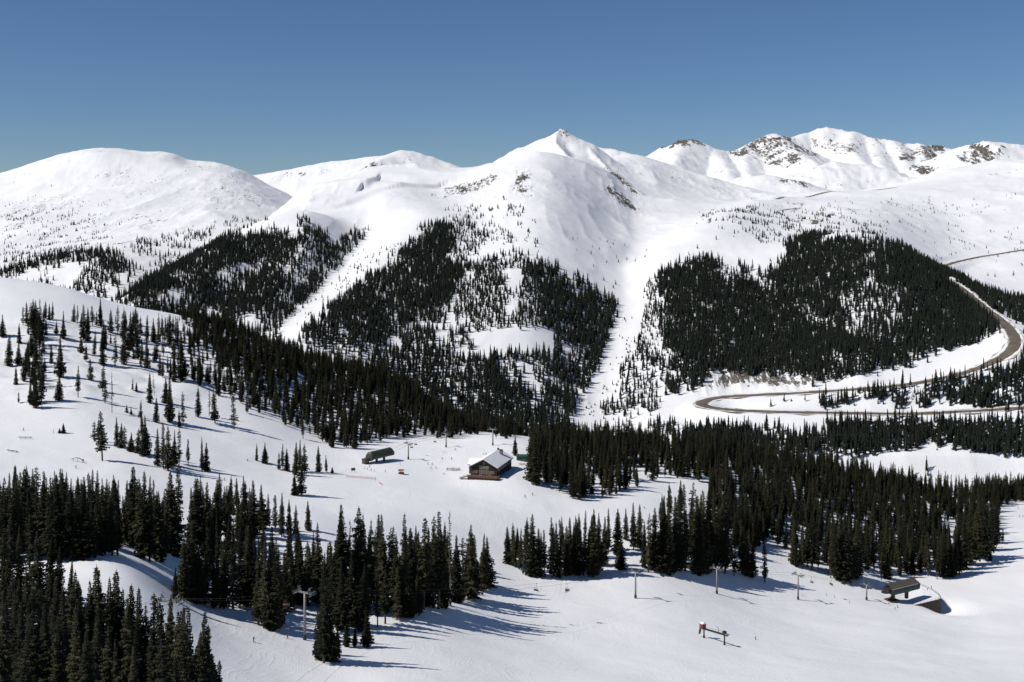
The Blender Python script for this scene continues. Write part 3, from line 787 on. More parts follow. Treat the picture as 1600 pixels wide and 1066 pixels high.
add('central', [(940,520),(1000,460),(1010,540),(960,640),(900,690)], 1180, 1750, 7, .5, (2,5), clump=.5, cs=18, open_ok=True)
# big forest right of the avalanche path
add('right', [(1030,440),(1060,418),(1110,408),(1140,428),(1210,415),(1235,380),(1265,365),(1300,378),(1370,380),(1410,388),(1450,408),(1500,440),(1545,478),(1562,505),(1545,525),(1480,552),(1400,575),(1290,596),(1190,585),(1120,578),(1085,600),(1055,612),(1040,540)], 1330, 2050, 3.8, 1.0, (13,18), clump=.22, cs=50,
    shape=lambda x, y: np.where(inpoly(x, y, [(1310,460),(1360,440),(1400,455),(1410,500),(1370,540),(1320,520)]), .42, np.where(inpoly(x, y, [(1110,425),(1150,405),(1230,395),(1225,418),(1180,440),(1130,440)]), .22, 1)))
add('right', [(1060,400),(1100,370),(1250,350),(1300,372),(1235,382),(1215,412),(1120,405)], 1850, 2500, 6, .7, (6,11), clump=.68, cs=24)
add('right', [(1090,340),(1180,320),(1310,330),(1400,360),(1360,380),(1280,370),(1180,380)], 1950, 2900, 5.5, .8, (6,10), clump=.67, cs=26)
add('right', [(1300,310),(1600,300),(1600,440),(1500,430),(1440,400),(1330,370)], 2000, 3300, 9, .5, (4,9), clump=.72, cs=28)
add('right', [(1500,440),(1560,435),(1600,455),(1640,480),(1640,540),(1600,505),(1575,490),(1550,470)], 1500, 1950, 5.5, .95, (12,16))
add('right', [(1592,520),(1640,520),(1640,600),(1600,580)], 1250, 1700, 6, .9, (12,16))
# below the road
add('valley', [(1280,626),(1380,612),(1460,600),(1540,586),(1600,560),(1660,560),(1660,655),(1500,636),(1280,634)], 1195, 1350, 3.7, 1.0, (14,19), clump=.08, cs=40)
add('valley', [(1130,622),(1290,622),(1290,630),(1150,630)], 1285, 1335, 12, .7, (8,13))
add('valley', [(1060,682),(1120,676),(1270,674),(1310,660),(1450,658),(1660,658),(1660,720),(1540,715),(1450,690),(1420,700),(1330,715),(1150,720),(1060,705)], 1080, 1266, 3.7, 1.0, (14,19), clump=.16, cs=34)
add('valley', [(1010,655),(1060,660),(1090,676),(1180,678),(1180,705),(1010,720)], 1100, 1330, 5, .9, (11,15), clump=.36, cs=30)
add('valley', [(1410,690),(1600,690),(1600,745),(1440,745)], 1080, 1260, 15, .7, (3,7), clump=.4)
add('valley', [(1380,745),(1440,735),(1470,775),(1380,790)], 1030, 1200, 7, .8, (12,17))

far_labels = {
 'left': 'far dark conifers along the ridge and lower slopes of the left dome',
 'spur': 'dark conifer forest on the steep spur left of the snow chute',
 'central': 'conifer forest covering the lower flanks of the central mountain',
 'right': 'dense dark conifer forest above the road bend on the right',
 'valley': 'conifer woods on the valley floor along and below the hairpin road'}
for gname, lab in far_labels.items():
    A = np.concatenate([a for g, a in S if g == gname])
    forest('conifer_forest', A[:, :3], A[:, 3], G_far, 5, lab, 'forest', 1.18)

# ------------------------------------------------------------------ near trees, measured one by one: column, foot row, top row
hand = {
 'hill': [(4,526,490),(30,536,504),(14,572,522),(29,571,532),(36,508,478),(42,506,470),(47,512,472),(52,520,466),(57,506,468),(62,540,466),(52,556,505),(61,545,500),(71,498,469),(77,500,474),(82,500,470),(88,522,500),(99,530,485),(80,568,536),(94,590,522),
   (25,601,570),(40,591,556),(57,575,530),(50,600,560),(63,604,548),(48,632,588),(56,638,578),(65,628,572),(92,626,580),(29,630,612),(122,621,571),(115,503,474),(121,506,476),(130,532,475),(127,552,520),(137,518,479),(145,510,477),(134,565,537),(142,595,558),(147,555,515),(156,508,477),
   (162,545,500),(161,570,520),(173,520,482),(184,523,476),(180,572,522),(193,530,480),(194,570,515),(203,547,485),(216,562,482),(229,545,492),(230,575,530),(240,535,495),(248,540,487),(257,540,495),(266,537,490),(277,540,493),(285,595,515),(250,587,548),(164,630,590),(160,612,568),
   (207,610,590),(213,612,597),(234,630,580),(241,618,584),(244,660,620),(265,660,582),(259,630,590),(286,665,610),(280,668,640),(310,652,602),(327,650,605),(336,662,605),(366,671,610),(219,655,624),(198,645,632),(205,648,634)],
 'lone': [(99,677,661),(93,677,669)],
 'park': [(147,690,657),(160,720,640),(154,695,655),(183,698,650),(189,700,660),(195,702,665),(205,706,674),(215,708,667),(227,712,648),(222,680,640),(246,728,668),(255,732,660),(263,736,664),(272,728,670),(280,724,668),(294,726,685),(316,736,682),(322,736,690)],
 'knoll': [(401,720,692),(414,724,690),(441,736,693),(436,734,705),(448,736,700),(462,742,690),(468,735,686),(476,738,692),(498,738,695),(510,738,710),(519,740,729)],
 'pair': [(460,774,738),(470,774,715)],
 'row': [(409,827,755),(419,820,770),(430,832,772),(440,839,769),(452,837,779),(462,839,788),(482,829,782),(383,848,741),(397,840,748),(355,835,758),(335,851,748),(345,845,765),(311,850,745),(300,846,760),(321,846,752)],
 'band': [(5,880,745),(22,872,727),(31,876,742),(40,862,729),(55,850,727),(66,868,748),(75,880,743),(90,872,738),(98,866,750),(112,874,762),(121,870,770),(130,874,757),(141,868,765),(153,867,753),(164,866,758),(175,868,764),(184,868,748),(199,842,758),(209,850,726),(217,862,745),(225,874,734),(234,878,790),(248,876,765),(258,868,778),(270,866,735),(276,858,722),(264,860,752)],
 'slope': [(273,937,885),(287,938,834),(296,940,826),(304,941,813),(313,944,840),(322,945,858),(334,952,884),(338,950,837),(350,951,846),(364,952,848),(375,950,830),(386,948,820),(398,955,838),(404,976,850),(412,982,842),(421,984,850),(429,986,837),(437,978,852),(410,930,806),(424,935,820)],
 'corner': [(10,948,875),(3,960,890),(41,956,885),(58,962,892),(77,1000,892),(88,1010,905),(100,1040,912),(113,1092,885),(127,1092,913),(140,1090,905),(158,1088,880),(168,1096,900),(177,1088,889),(190,1098,915),(203,1102,911),(216,1106,915),(228,1108,940),(240,1110,925),(251,1112,948),(263,1120,930),(280,1117,951),(290,1120,975),(298,1112,999),(310,1120,1000),(323,1102,975),(335,1112,1018),(343,1112,1030),(24,1130,957),(40,1120,930),(10,1100,920),(55,1135,950),(72,1125,935),(90,1140,960),(32,1060,905),(18,1010,890),(48,1030,900),(66,1070,915),(14,928,806),(30,942,820),(47,936,800),(60,948,826),(78,944,836),(92,955,852),(108,968,872),(4,940,830),(122,1000,905),(146,1050,915)],
 'grove': [(445,954,877),(455,947,841),(469,944,837),(481,947,848),(498,940,813),(507,952,860),(517,938,844),(527,945,800),(536,954,786),(545,950,810),(561,954,789),(570,948,800),(577,948,810),(589,922,801),(599,940,801),(606,935,822),(613,940,820),(622,950,830),(632,961,801),(640,955,822),(647,954,842),(655,950,836),(662,952,806),(670,948,822),(678,951,803),(685,952,798),(694,950,816),(704,948,796),(714,941,834),(723,940,838),(732,938,818),(739,936,830),(745,934,834),(754,924,832),(762,919,837),(548,978,865),(565,988,880),(590,980,882),(602,975,890),(620,968,880),(638,965,890),(655,962,880),(520,975,860),(531,985,875)],
 'clump': [(494,1030,995),(506,1036,872),(514,1032,900),(527,1024,981),(500,1032,930)],
 'saplings': [(542,1011,971),(554,1011,975),(574,1011,947)],
 'front': [(802,885,827),(795,880,822),(812,890,824),(821,896,817),(831,900,801),(841,900,824),(851,901,827),(863,903,806),(870,900,815),(877,903,810),(884,898,820),(891,893,806),(897,898,815),(903,900,810),(912,900,796),(920,899,803),(927,900,793),(936,894,800),(944,884,806),(951,860,793),(965,866,793),(970,890,837),(978,844,793),(990,860,784),(999,856,787),(1007,888,812),(1013,893,800),(1022,892,790),(1033,893,772),(1040,892,780),(1045,897,765),(1056,893,774),(1064,892,770),(1071,893,755),(1080,884,751),(1092,895,772),(1100,893,765),(1109,892,770),(1118,890,760),(1126,894,772),(1133,896,770),(1147,900,837),(1160,897,820),(1167,900,826),(1174,903,834)],
 'single': [(1195,910,848)],
 'edge': [(1245,886,848),(1238,882,830),(1255,888,820),(1269,891,800),(1262,886,806),(1298,903,820),(1306,907,810),(1313,906,802),(1320,909,800),(1330,906,806),(1337,903,810),(1377,907,865),(1383,904,858),(1389,905,861),(1406,901,851),(1416,897,846),(1425,897,848),(1438,896,835),(1450,900,830),(1464,905,837),(1474,903,828),(1485,901,830),(1492,899,818),(1499,898,820),(1508,890,800),(1516,883,790),(1528,872,780),(1540,876,782),(1547,876,862),(1550,860,790),(1557,849,786),(1567,849,825),(1355,890,815),(1366,892,820),(1345,895,812)],
 'lodge_side': [(805,712,676),(832,752,668),(838,758,664),(829,735,672)]}
DEAD = {(175,645), (241,618), (327,650), (545,950), (704,948)}
near = []      # dict(x,y,z,h,stand)
for st, L in hand.items():
    for (px, pb, pt) in L:
        lo = 150 if pb > 1000 else 240
        p = hit(px, pb, lo, 1085)
        if p is None: continue
        near.append(dict(p=p, h=float((pb - pt) * p[1] / F), st=st, px=px, pb=pb, pt=pt))
p = hit(175, 645, 300, 1080); near.append(dict(p=p, h=65 * p[1] / F, st='hill', px=175, pb=645, pt=580, dead=True))

# fill of the dense stands behind and between the measured trees
fills = []
def fill(*a, **k):
    k['seed'] = 100 + len(fills); fills.append(scatter(*a, **k))
fill([(300,545),(330,540),(420,560),(520,585),(600,600),(680,630),(740,655),(770,676),(700,682),(610,684),(565,702),(520,700),(470,672),(430,655),(390,640),(350,620),(300,600)], 740, 1120, 5.6, .95, (15,22), clump=.30, cs=35)
fill([(285,500),(310,500),(420,535),(520,565),(640,590),(760,640),(790,672),(700,665),(560,610),(420,575),(300,548)], 900, 1120, 6, .95, (14,20))
fill([(390,600),(430,620),(480,660),(520,690),(560,700),(545,712),(480,690),(420,668),(380,650)], 640, 950, 9, .8, (14,21), clump=.45, cs=25)
fill([(770,672),(835,668),(830,680),(780,684)], 850, 1100, 6, .9, (14,19))
fill([(828,690),(900,690),(1010,700),(1120,716),(1110,742),(1060,748),(1000,752),(985,765),(960,778),(905,784),(870,772),(835,752)], 700, 1000, 5.6, .96, (17,24), clump=.24, cs=40)
fill([(1110,716),(1250,728),(1400,760),(1480,772),(1500,800),(1470,830),(1490,880),(1470,900),(1400,894),(1340,890),(1300,895),(1250,878),(1215,850),(1185,870),(1150,880),(1120,860),(1105,800),(1110,760)], 640, 1010, 5.8, .96, (17,25), clump=.22, cs=40)
fill([(1495,785),(1560,790),(1562,830),(1545,860),(1510,880),(1490,860)], 700, 1000, 6, .9, (16,22))
fill([(1530,778),(1640,778),(1640,786),(1530,788)], 960, 1090, 6, .95, (20,26))
fill([(1480,768),(1540,770),(1640,775),(1640,800),(1500,800)], 1010, 1100, 7, .9, (20,26))
fill([(1030,800),(1100,790),(1180,830),(1180,880),(1120,885),(1020,880)], 560, 800, 7.5, .85, (17,23), clump=.35, cs=30)
fill([(800,860),(940,850),(945,880),(800,884)], 540, 700, 7, .8, (16,21))
fill([(0,800),(130,800),(260,820),(260,862),(120,862),(0,868)], 330, 520, 6.0, .85, (17,22))
fill([(450,880),(760,870),(755,915),(640,945),(520,945),(440,940)], 380, 560, 6.5, .8, (15,22))
fill([(290,790),(400,780),(420,850),(380,920),(300,920)], 360, 560, 7, .8, (14,20))
fill([(0,1040),(100,1080),(340,1125),(330,1180),(0,1240)], 150, 260, 6, .9, (18,24))
fill([(105,505),(150,498),(300,520),(305,600),(250,590),(180,575),(130,560)], 760, 1000, 8, .7, (13,20), clump=.45, cs=25)
fill([(35,500),(70,500),(68,560),(66,630),(46,630),(42,560)], 700, 1000, 6, .8, (13,18))
FILL = np.concatenate(fills)
# keep the fill clear of the measured trunks
NP = np.array([n['p'][:2] for n in near])
dmin = np.array([np.min(np.hypot(NP[:, 0] - q[0], NP[:, 1] - q[1])) for q in FILL[:, :2]])
FILL = FILL[dmin > 3.0]
fpx_ = CX + F * FILL[:, 0] / FILL[:, 1]; fpy_ = HY - F * FILL[:, 2] / FILL[:, 1]
size = FILL[:, 3] / FILL[:, 1]
inframe = (fpx_ > -5) & (fpx_ < 1605) & (fpy_ - F * size < 1060)
order = np.argsort(-np.where(inframe, size, 0))
take = order[:max(0, 320 - len(near))]
for k in take:
    near.append(dict(p=FILL[k, :3], h=float(FILL[k, 3]), st='fill', px=float(fpx_[k]), pb=float(fpy_[k]), pt=float(fpy_[k] - F * size[k])))
rest = np.setdiff1d(np.arange(len(FILL)), take)
A = FILL[rest]
is_r = (CX + F * A[:, 0] / A[:, 1]) > 822
forest('spruce_forest', A[~is_r, :3], A[~is_r, 3], G_near, 8, 'dense dark spruce forest on the hillside and ridge left of the lodge', 'forest')
forest('spruce_forest', A[is_r, :3], A[is_r, 3], G_near, 8, 'dense dark spruce forest filling the slope right of the lodge', 'forest')

def empty(name, loc, rz=0.0):
    o = bpy.data.objects.new(name, None); C.objects.link(o); o.location = loc; o.rotation_euler = (0, 0, rz); o.empty_display_size = .5
    return o
def tag(o, label, cat, group=None):
    o['label'] = label; o['category'] = cat
    if group: o['group'] = group
    return o
stand_label = {       # phrase for the stand, group
 'hill': ('scattered on the upper left hillside', 'spruces on the upper left hillside'),
 'lone': ('', 'small conifers on the open piste'),
 'park': ('in the loose group above the terrain park', 'spruces above the terrain park'),
 'knoll': ('in the group left of the upper station', 'spruces left of the upper lift station'),
 'pair': ('', 'isolated pair of spruces'),
 'row': ('in the row right of the left band', 'short row of spruces beside the piste'),
 'band': ('in the dense band at the left edge', 'dense band of spruces on the left'),
 'slope': ('in the group above the tracked slope', 'spruces above the tracked slope'),
 'corner': ('in the lower left corner forest', 'spruces in the lower left corner'),
 'grove': ('in the large grove left of centre', 'spruces of the central grove'),
 'clump': ('in the clump beside the nearest lift tower', 'spruces beside the nearest lift tower'),
 'saplings': ('of the slim ones before the grove', 'small spruces before the grove'),
 'front': ('in the front row behind the chairlift', 'front row of spruces behind the chairlift'),
 'single': ('', None),
 'edge': ('along the lower edge of the right forest', 'spruces along the edge of the right forest'),
 'lodge_side': ('right beside the timber lodge', 'spruces right of the lodge')}
fixed = {'single': ['single bushy spruce standing apart at the end of the front row'],
 'lone': ['smaller bush of two lone conifers on the piste below the left hill', 'taller of two lone conifers on the piste below the left hill'],
 'pair': ['shorter spruce of the isolated pair on the open snow below the upper station', 'taller spruce of the isolated pair on the open snow below the upper station']}
ONES = 'zeroth first second third fourth fifth sixth seventh eighth ninth tenth eleventh twelfth thirteenth fourteenth fifteenth sixteenth seventeenth eighteenth nineteenth'.split()
TENS = {2: 'twent', 3: 'thirt', 4: 'fort', 5: 'fift', 6: 'sixt', 7: 'sevent', 8: 'eight', 9: 'ninet'}
def ordinal(k):
    if k < 20: return ONES[k]
    a_, b_ = divmod(k, 10)
    if a_ > 9: return 'hundredth'
    return TENS[a_] + ('ieth' if b_ == 0 else 'y-' + ONES[b_])
hand_list = [n for n in near if n['st'] != 'fill']
for n in near:               # a tree of the fill belongs to the stand of the nearest measured tree
    if n['st'] == 'fill':
        n['st2'] = min(hand_list, key=lambda q: (q['p'][0] - n['p'][0]) ** 2 + (q['p'][1] - n['p'][1]) ** 2)['st']
for n in near:
    if n['st'] == 'fill': n['st'] = n['st2'] if n['st2'] not in ('lone', 'pair', 'single', 'saplings', 'clump') else 'grove'
bounds = {}
for n in near: bounds.setdefault(n['st'], []).append(n)
for L in bounds.values():
    L.sort(key=lambda q: q['px'])
    sz = sorted(q['pb'] - q['pt'] for q in L)
    for k, n in enumerate(L):
        h_ = n['pb'] - n['pt']; n['size'] = 'tall' if h_ >= sz[int(len(sz) * .72)] else 'short' if h_ <= sz[int(len(sz) * .28)] else 'mid-sized'
        n['k'] = k
for n in near:
    ph, grp = stand_label[n['st']]; L = bounds[n['st']]; k = n['k']; N_ = len(L)
    if n['st'] in fixed: lab = fixed[n['st']][k]
    elif k == 0: lab = f"leftmost spruce {ph}, {n['size']} and dark"
    elif k == N_ - 1: lab = f"rightmost spruce {ph}, {n['size']} and dark"
    elif k < N_ / 2: lab = f"{n['size']} dark spruce, {ordinal(k + 1)} from the left {ph}"
    else: lab = f"{n['size']} dark spruce, {ordinal(N_ - k)} from the right {ph}"
    if n.get('dead'): lab = 'thin bare grey dead spruce on the upper left hillside'
    n['label'] = lab
    rr = random.Random(int(n['px'] * 13 + n['pb']))
    if n['st'] == 'saplings': tsel = TREES[(0, 5, 8)[rr.randrange(3)]]
    else: tsel = TREES[rr.randrange(len(TREES))]
    cm, tm = SNAG if n.get('dead') or (round(n['px']), round(n['pb'])) in DEAD else tsel
    e = empty('spruce_tree', tuple(n['p'] - np.array([0, 0, .15])), rr.uniform(0, 6.28))
    s = n['h'] / HREF; w = max(s, .35) ** .8 * rr.uniform(.95, 1.55)
    e.scale = (w, w, s); e.rotation_euler = (rr.gauss(0, .02), rr.gauss(0, .02), e.rotation_euler[2])
    for nm, me in (('crown', cm), ('trunk', tm)):
        o = bpy.data.objects.new(nm, me); C.objects.link(o); o.parent = e
    tag(e, lab, 'tree', grp)
# ------------------------------------------------------------------ mesh helpers for built things
class MB:
    def __init__(s): s.v = []; s.f = []
    def box(s, c, size, rz=0.0, M=None):
        hx, hy, hz = size[0] / 2, size[1] / 2, size[2] / 2
        m = Matrix.Translation(c) @ Matrix.Rotation(rz, 4, 'Z') if M is None else M
        k = len(s.v)
        for dx, dy, dz in ((-1,-1,-1),(1,-1,-1),(1,1,-1),(-1,1,-1),(-1,-1,1),(1,-1,1),(1,1,1),(-1,1,1)):
            s.v.append(tuple(m @ Vector((dx * hx, dy * hy, dz * hz))))
        for q in ((0,3,2,1),(4,5,6,7),(0,1,5,4),(1,2,6,5),(2,3,7,6),(3,0,4,7)): s.f.append(tuple(k + i for i in q))
        return s
    def bar(s, a, b, w, h=None, n=4):
        a = Vector(a); b = Vector(b); d = (b - a); L = d.length
        if n == 4:
            m = Matrix.Translation((a + b) / 2) @ d.to_track_quat('X', 'Z').to_matrix().to_4x4()
            return s.box(None, (L, w, h or w), M=m)
        return s.tube([a, b], [w / 2, w / 2], n)
    def tube(s, pts, rad, n=8, cap=True):
        pts = [Vector(p) for p in pts]; k0 = len(s.v)
        for i, p in enumerate(pts):
            d = (pts[min(i + 1, len(pts) - 1)] - pts[max(i - 1, 0)]).normalized()
            q = d.to_track_quat('Z', 'Y')
            for j in range(n):
                a = 6.28319 * j / n
                s.v.append(tuple(p + q @ Vector((rad[i] * math.cos(a), rad[i] * math.sin(a), 0))))
        for i in range(len(pts) - 1):
            for j in range(n):
                a = k0 + i * n + j; b = k0 + i * n + (j + 1) % n; s.f.append((a, b, b + n, a + n))
        if cap:
            s.f.append(tuple(k0 + j for j in reversed(range(n)))); s.f.append(tuple(k0 + (len(pts) - 1) * n + j for j in range(n)))
        return s
    def poly(s, pts, thick=None):
        """a flat plate: pts in order; thick = offset vector gives it depth"""
        k = len(s.v); n = len(pts); s.v += [tuple(p) for p in pts]
        if thick is None: s.f.append(tuple(range(k, k + n))); return s
        t = Vector(thick); s.v += [tuple(Vector(p) + t) for p in pts]
        s.f.append(tuple(range(k, k + n))); s.f.append(tuple(reversed(range(k + n, k + 2 * n))))
        for i in range(n): j = (i + 1) % n; s.f.append((k + i, k + n + i, k + n + j, k + j))
        return s
    def build(s, name, mat, parent=None, smooth=False):
        o = mesh_obj(name, s.v, s.f, mat, parent, smooth)
        b = bmesh.new(); b.from_mesh(o.data); bmesh.ops.recalc_face_normals(b, faces=b.faces); b.to_mesh(o.data); b.free()
        return o
def copy_tree(o, parent=None):
    c = o.copy(); C.objects.link(c); c.parent = parent
    for ch in list(o.children): copy_tree(ch, c)
    return c
def kids(root, name): return [c for c in root.children if c.name.split('.')[0] == name]

M_steel = simple_mat('galvanised_steel', (.24, .235, .23), .55, .15, 1.5, .3)
M_dsteel = simple_mat('dark_steel', (.035, .034, .033), .6, .3, 1.0, .2)
M_conc = simple_mat('dark_pad', (.045, .043, .042), .85, .3, 1.0)
M_log = simple_mat('dark_log_wall', (.042, .033, .026), .85, .35, 1.2)
M_trim = simple_mat('window_trim', (.34, .30, .25), .7)
M_glass = simple_mat('window_glass', (.03, .035, .04), .12, spec=.6)
M_roofsnow = simple_mat('roof_snow', (.80, .805, .82), .7, .05, .5)
M_eave = simple_mat('roof_edge', (.05, .042, .036), .8, .2, 1)
M_red = simple_mat('deck_rail_red', (.15, .07, .045), .75, .3, 1.0)
M_deck = simple_mat('deck_boards', (.12, .075, .05), .8, .3, 1.0)
M_stone = simple_mat('chimney_stone', (.17, .15, .13), .9, .4, 1.5)
M_green = simple_mat('green_paint', (.022, .07, .055), .55, .2, .5)
M_olive = simple_mat('olive_roof', (.045, .05, .038), .45, .2, .4)
M_brownroof = simple_mat('brown_metal_roof', (.085, .07, .056), .6, .25, .6)
M_brown = simple_mat('retaining_boards', (.07, .055, .04), .85, .35, 1.0)
M_redbox = simple_mat('faded_red_paint', (.17, .045, .04), .7, .25, .8)
M_net = simple_mat('orange_net', (.80, .22, .17), .8)
M_orange = simple_mat('orange_plastic', (.55, .16, .05), .6)
M_white = simple_mat('white_paint', (.7, .7, .7), .6)
M_black = simple_mat('black_rubber', (.02, .02, .02), .6)

# ------------------------------------------------------------------ chairlift towers
def lift_tower(base, H, ang, label, arm=6.6, group='chairlift towers'):
    """ang: direction of the cable in plan"""
    e = empty('lift_tower', tuple(base), ang)
    MB().tube([(0,0,-1.5),(0,0,1.6)], [.62,.62], 12).build('footing', M_conc, e)
    MB().tube([(0,0,1.5),(0,0,H * .5),(0,0,H)], [.44,.38,.33], 12).build('pole', M_steel, e, True)
    a = arm / 2
    MB().bar((0,-a,H),(0,a,H), .42, .5).build('crossarm', M_steel, e)
    for sg in (-1, 1):
        y = sg * a
        sh = MB().bar((-1.7,y,H + .35),(1.7,y,H + .35), .16, .3).build('sheave_train', M_steel, e)
        for k in range(4):
            x = -1.5 + k; MB().tube([(x,y - .09,H + .62),(x,y + .09,H + .62)], [.26,.26], 10).build('wheel', M_black, sh)
        lf = MB(); yl = sg * (a - .5)
        lf.bar((-.1,yl,H + .2),(-.1,yl,H + 1.7), .13); lf.bar((-.1,yl,H + 1.7),(-.1,yl - sg * 1.3,H + .2), .11); lf.bar((-.9,yl,H + 1.7),(.9,yl,H + 1.7), .13)
        lf.build('lifting_frame', M_steel, e)
        pf = MB().box((0,sg * (a + .42),H - .35), (3.2,.5,.06)); pf.bar((-1.6,sg * (a + .65),H + .45),(1.6,sg * (a + .65),H + .45), .05)
        for x in (-1.6,0,1.6): pf.bar((x,sg * (a + .65),H - .35),(x,sg * (a + .65),H + .45), .05)
        pf.build('work_platform', M_steel, e)
    ld = MB()
    for y in (-.2,.2): ld.bar((.52,y,2.2),(.46,y,H), .05)
    for k in range(int((H - 2.5) / .45)): ld.bar((.5,-.2,2.4 + k * .45),(.5,.2,2.4 + k * .45), .04)
    ld.build('ladder', M_steel, e)
    tag(e, label, 'lift tower', group)
    return e
tw_specs = [(265,1045,940,'leftmost lift tower, its crossarm above spruces in the lower left corner'),
            (476,1000,926,'tall grey lift tower beside the spruce clump, nearest whole tower'),
            (993,935,894,'grey lift tower in the middle of the open snowfield'),
            (1120,928,889,'grey lift tower in front of the right forest, right of the mid snowfield tower'),
            (1247,937,899,'grey lift tower with a person in yellow standing at its foot'),
            (1354,938,914,'short lift tower right beside the lower lift station')]
tw = []
for (px, pb, pt, lab) in tw_specs:
    lo = 200 if px < 600 else 400
    p = hit(px, pb, lo, 1000); H = (pb - pt) * p[1] / F
    tw.append([p, H, lab])
tw[5][0] = hit(1354, 938, 400, 1000)
line = [t[0] for t in tw]
dirs = []
for i in range(len(line)):
    a = line[max(0, i - 1)]; b = line[min(len(line) - 1, i + 1)]; dirs.append(math.atan2(b[1] - a[1], b[0] - a[0]))
ARM = 5.6
for (p, H, lab), ang in zip(tw, dirs): lift_tower(p, H, ang, lab, ARM)
LINE_END = dirs[-1]
# rope strands over the towers, with sag
st_dir = np.array([math.cos(dirs[-1]), math.sin(dirs[-1])])
STN = hit(1388, 939, 500, 1000)           # near end of the lower station
def strand(side):
    pts = []
    P = []
    for (p, H, _), ang in zip(tw, dirs):
        n = np.array([-math.sin(ang), math.cos(ang)]) * side * ARM / 2
        P.append(Vector((p[0] + n[0], p[1] + n[1], p[2] + H + .9)))
    first = P[0] + (P[0] - P[1]) * 1.1; first.z = P[0].z + 14
    n = np.array([-st_dir[1], st_dir[0]]) * side * 2.4
    last = Vector((STN[0] + st_dir[0] * 4 + n[0], STN[1] + st_dir[1] * 4 + n[1], STN[2] + 4.6))
    P = [first] + P + [last]
    for a, b in zip(P[:-1], P[1:]):
        L = (b - a).length
        for k in range(10):
            t = k / 10; q = a.lerp(b, t); q.z -= 4 * t * (1 - t) * L * .018; pts.append(q)
    pts.append(P[-1]); return pts
ropeF, ropeN = strand(1), strand(-1)
mb = MB().tube(ropeF + list(reversed(ropeN)), [.032] * (len(ropeF) + len(ropeN)), 5)
tag(mb.build('haul_rope', M_dsteel), 'thin dark haul rope strung over the lower chairlift towers', 'cable')

# ------------------------------------------------------------------ people
def bake_skin(edges_pts, radii, links):
    me = bpy.data.meshes.new('tmp'); me.from_pydata(edges_pts, links, [])
    o = bpy.data.objects.new('tmp', me); C.objects.link(o)
    m = o.modifiers.new('s', 'SKIN')
    for i, r in enumerate(radii): me.skin_vertices[0].data[i].radius = (r, r)
    me.skin_vertices[0].data[0].use_root = True
    m.use_smooth_shade = True
    sub = o.modifiers.new('d', 'SUBSURF'); sub.levels = 1; sub.render_levels = 1
    dg = bpy.context.evaluated_depsgraph_get(); dg.update()
    out = bpy.data.meshes.new_from_object(o.evaluated_get(dg), depsgraph=dg)
    bpy.data.objects.remove(o); return out
def pose_mesh(kind):
    # 0 pelvis 1 waist 2 chest 3 neck 4 head 5 crown | arms 6-8, 9-11 | legs 12-15, 16-19
    if kind == 'ski':
        P = [(0,0,.90),(.05,0,1.08),(.13,0,1.33),(.20,0,1.47),(.23,0,1.60),(.24,0,1.72)]
        for sg in (1,-1): P += [(.14,.20 * sg,1.36),(.24,.30 * sg,1.10),(.48,.30 * sg,1.06),(.56,.29 * sg,1.05)]
        for sg in (1,-1): P += [(.0,.10 * sg,.86),(.17,.12 * sg,.50),(.02,.12 * sg,.12),(.17,.12 * sg,.06)]
    elif kind == 'sit':
        P = [(0,0,.12),(-.02,0,.30),(0,0,.56),(.03,0,.70),(.05,0,.83),(.06,0,.95)]
        for sg in (1,-1): P += [(0,.20 * sg,.59),(.10,.27 * sg,.34),(.32,.20 * sg,.26),(.38,.18 * sg,.26)]
        for sg in (1,-1): P += [(.03,.10 * sg,.10),(.46,.12 * sg,.10),(.50,.12 * sg,-.32),(.64,.12 * sg,-.38)]
    else:
        P = [(0,0,.95),(0,0,1.12),(.01,0,1.38),(.01,0,1.51),(.03,0,1.63),(.03,0,1.75)]
        for sg in (1,-1): P += [(0,.20 * sg,1.42),(.02,.28 * sg,1.14),(.14,.28 * sg,.92),(.17,.28 * sg,.84)]
        for sg in (1,-1): P += [(0,.10 * sg,.90),(.05 * sg,.11 * sg,.50),(.09 * sg - .02,.12 * sg,.10),(.09 * sg + .13,.12 * sg,.05)]
    rad = [.15,.15,.17,.07,.115,.07] + [.085,.07,.055,.05] * 2 + [.11,.085,.065,.06] * 2
    L = [(0,1),(1,2),(2,3),(3,4),(4,5),(2,6),(6,7),(7,8),(8,9),(2,10),(10,11),(11,12),(12,13),(0,14),(14,15),(15,16),(16,17),(0,18),(18,19),(19,20),(20,21)]
    me = bake_skin(P, rad, L)
    zc = P[3][2] - .03; zw = P[0][2] - .02 if kind != 'sit' else .18
    return me, zc, zw
POSE = {k: pose_mesh(k) for k in ('ski', 'sit', 'stand')}
cl = {n: simple_mat('cloth_' + n, c, .85, .15, 3) for n, c in dict(black=(.02,.02,.022), navy=(.02,.025,.05), red=(.30,.025,.03), grey=(.10,.10,.105), yellow=(.55,.50,.06), teal=(.02,.11,.12), olive=(.07,.07,.035), blue=(.03,.08,.22), brown=(.09,.06,.04)).items()}
M_skin = simple_mat('face_skin', (.45,.28,.20), .6)
M_ski = simple_mat('ski_topsheet', (.06,.06,.065), .4)
ski_me = MB().box((.05,0,.02), (1.65,.10,.035)).v, None
def ski_part(e, y):
    m = MB(); m.box((0,y,.02), (1.45,.09,.03)); m.poly([(.72,y - .045,.005),(.72,y + .045,.005),(.9,y + .02,.10),(.9,y - .02,.10)], (0,0,.02)); return m.build('ski', M_ski, e)
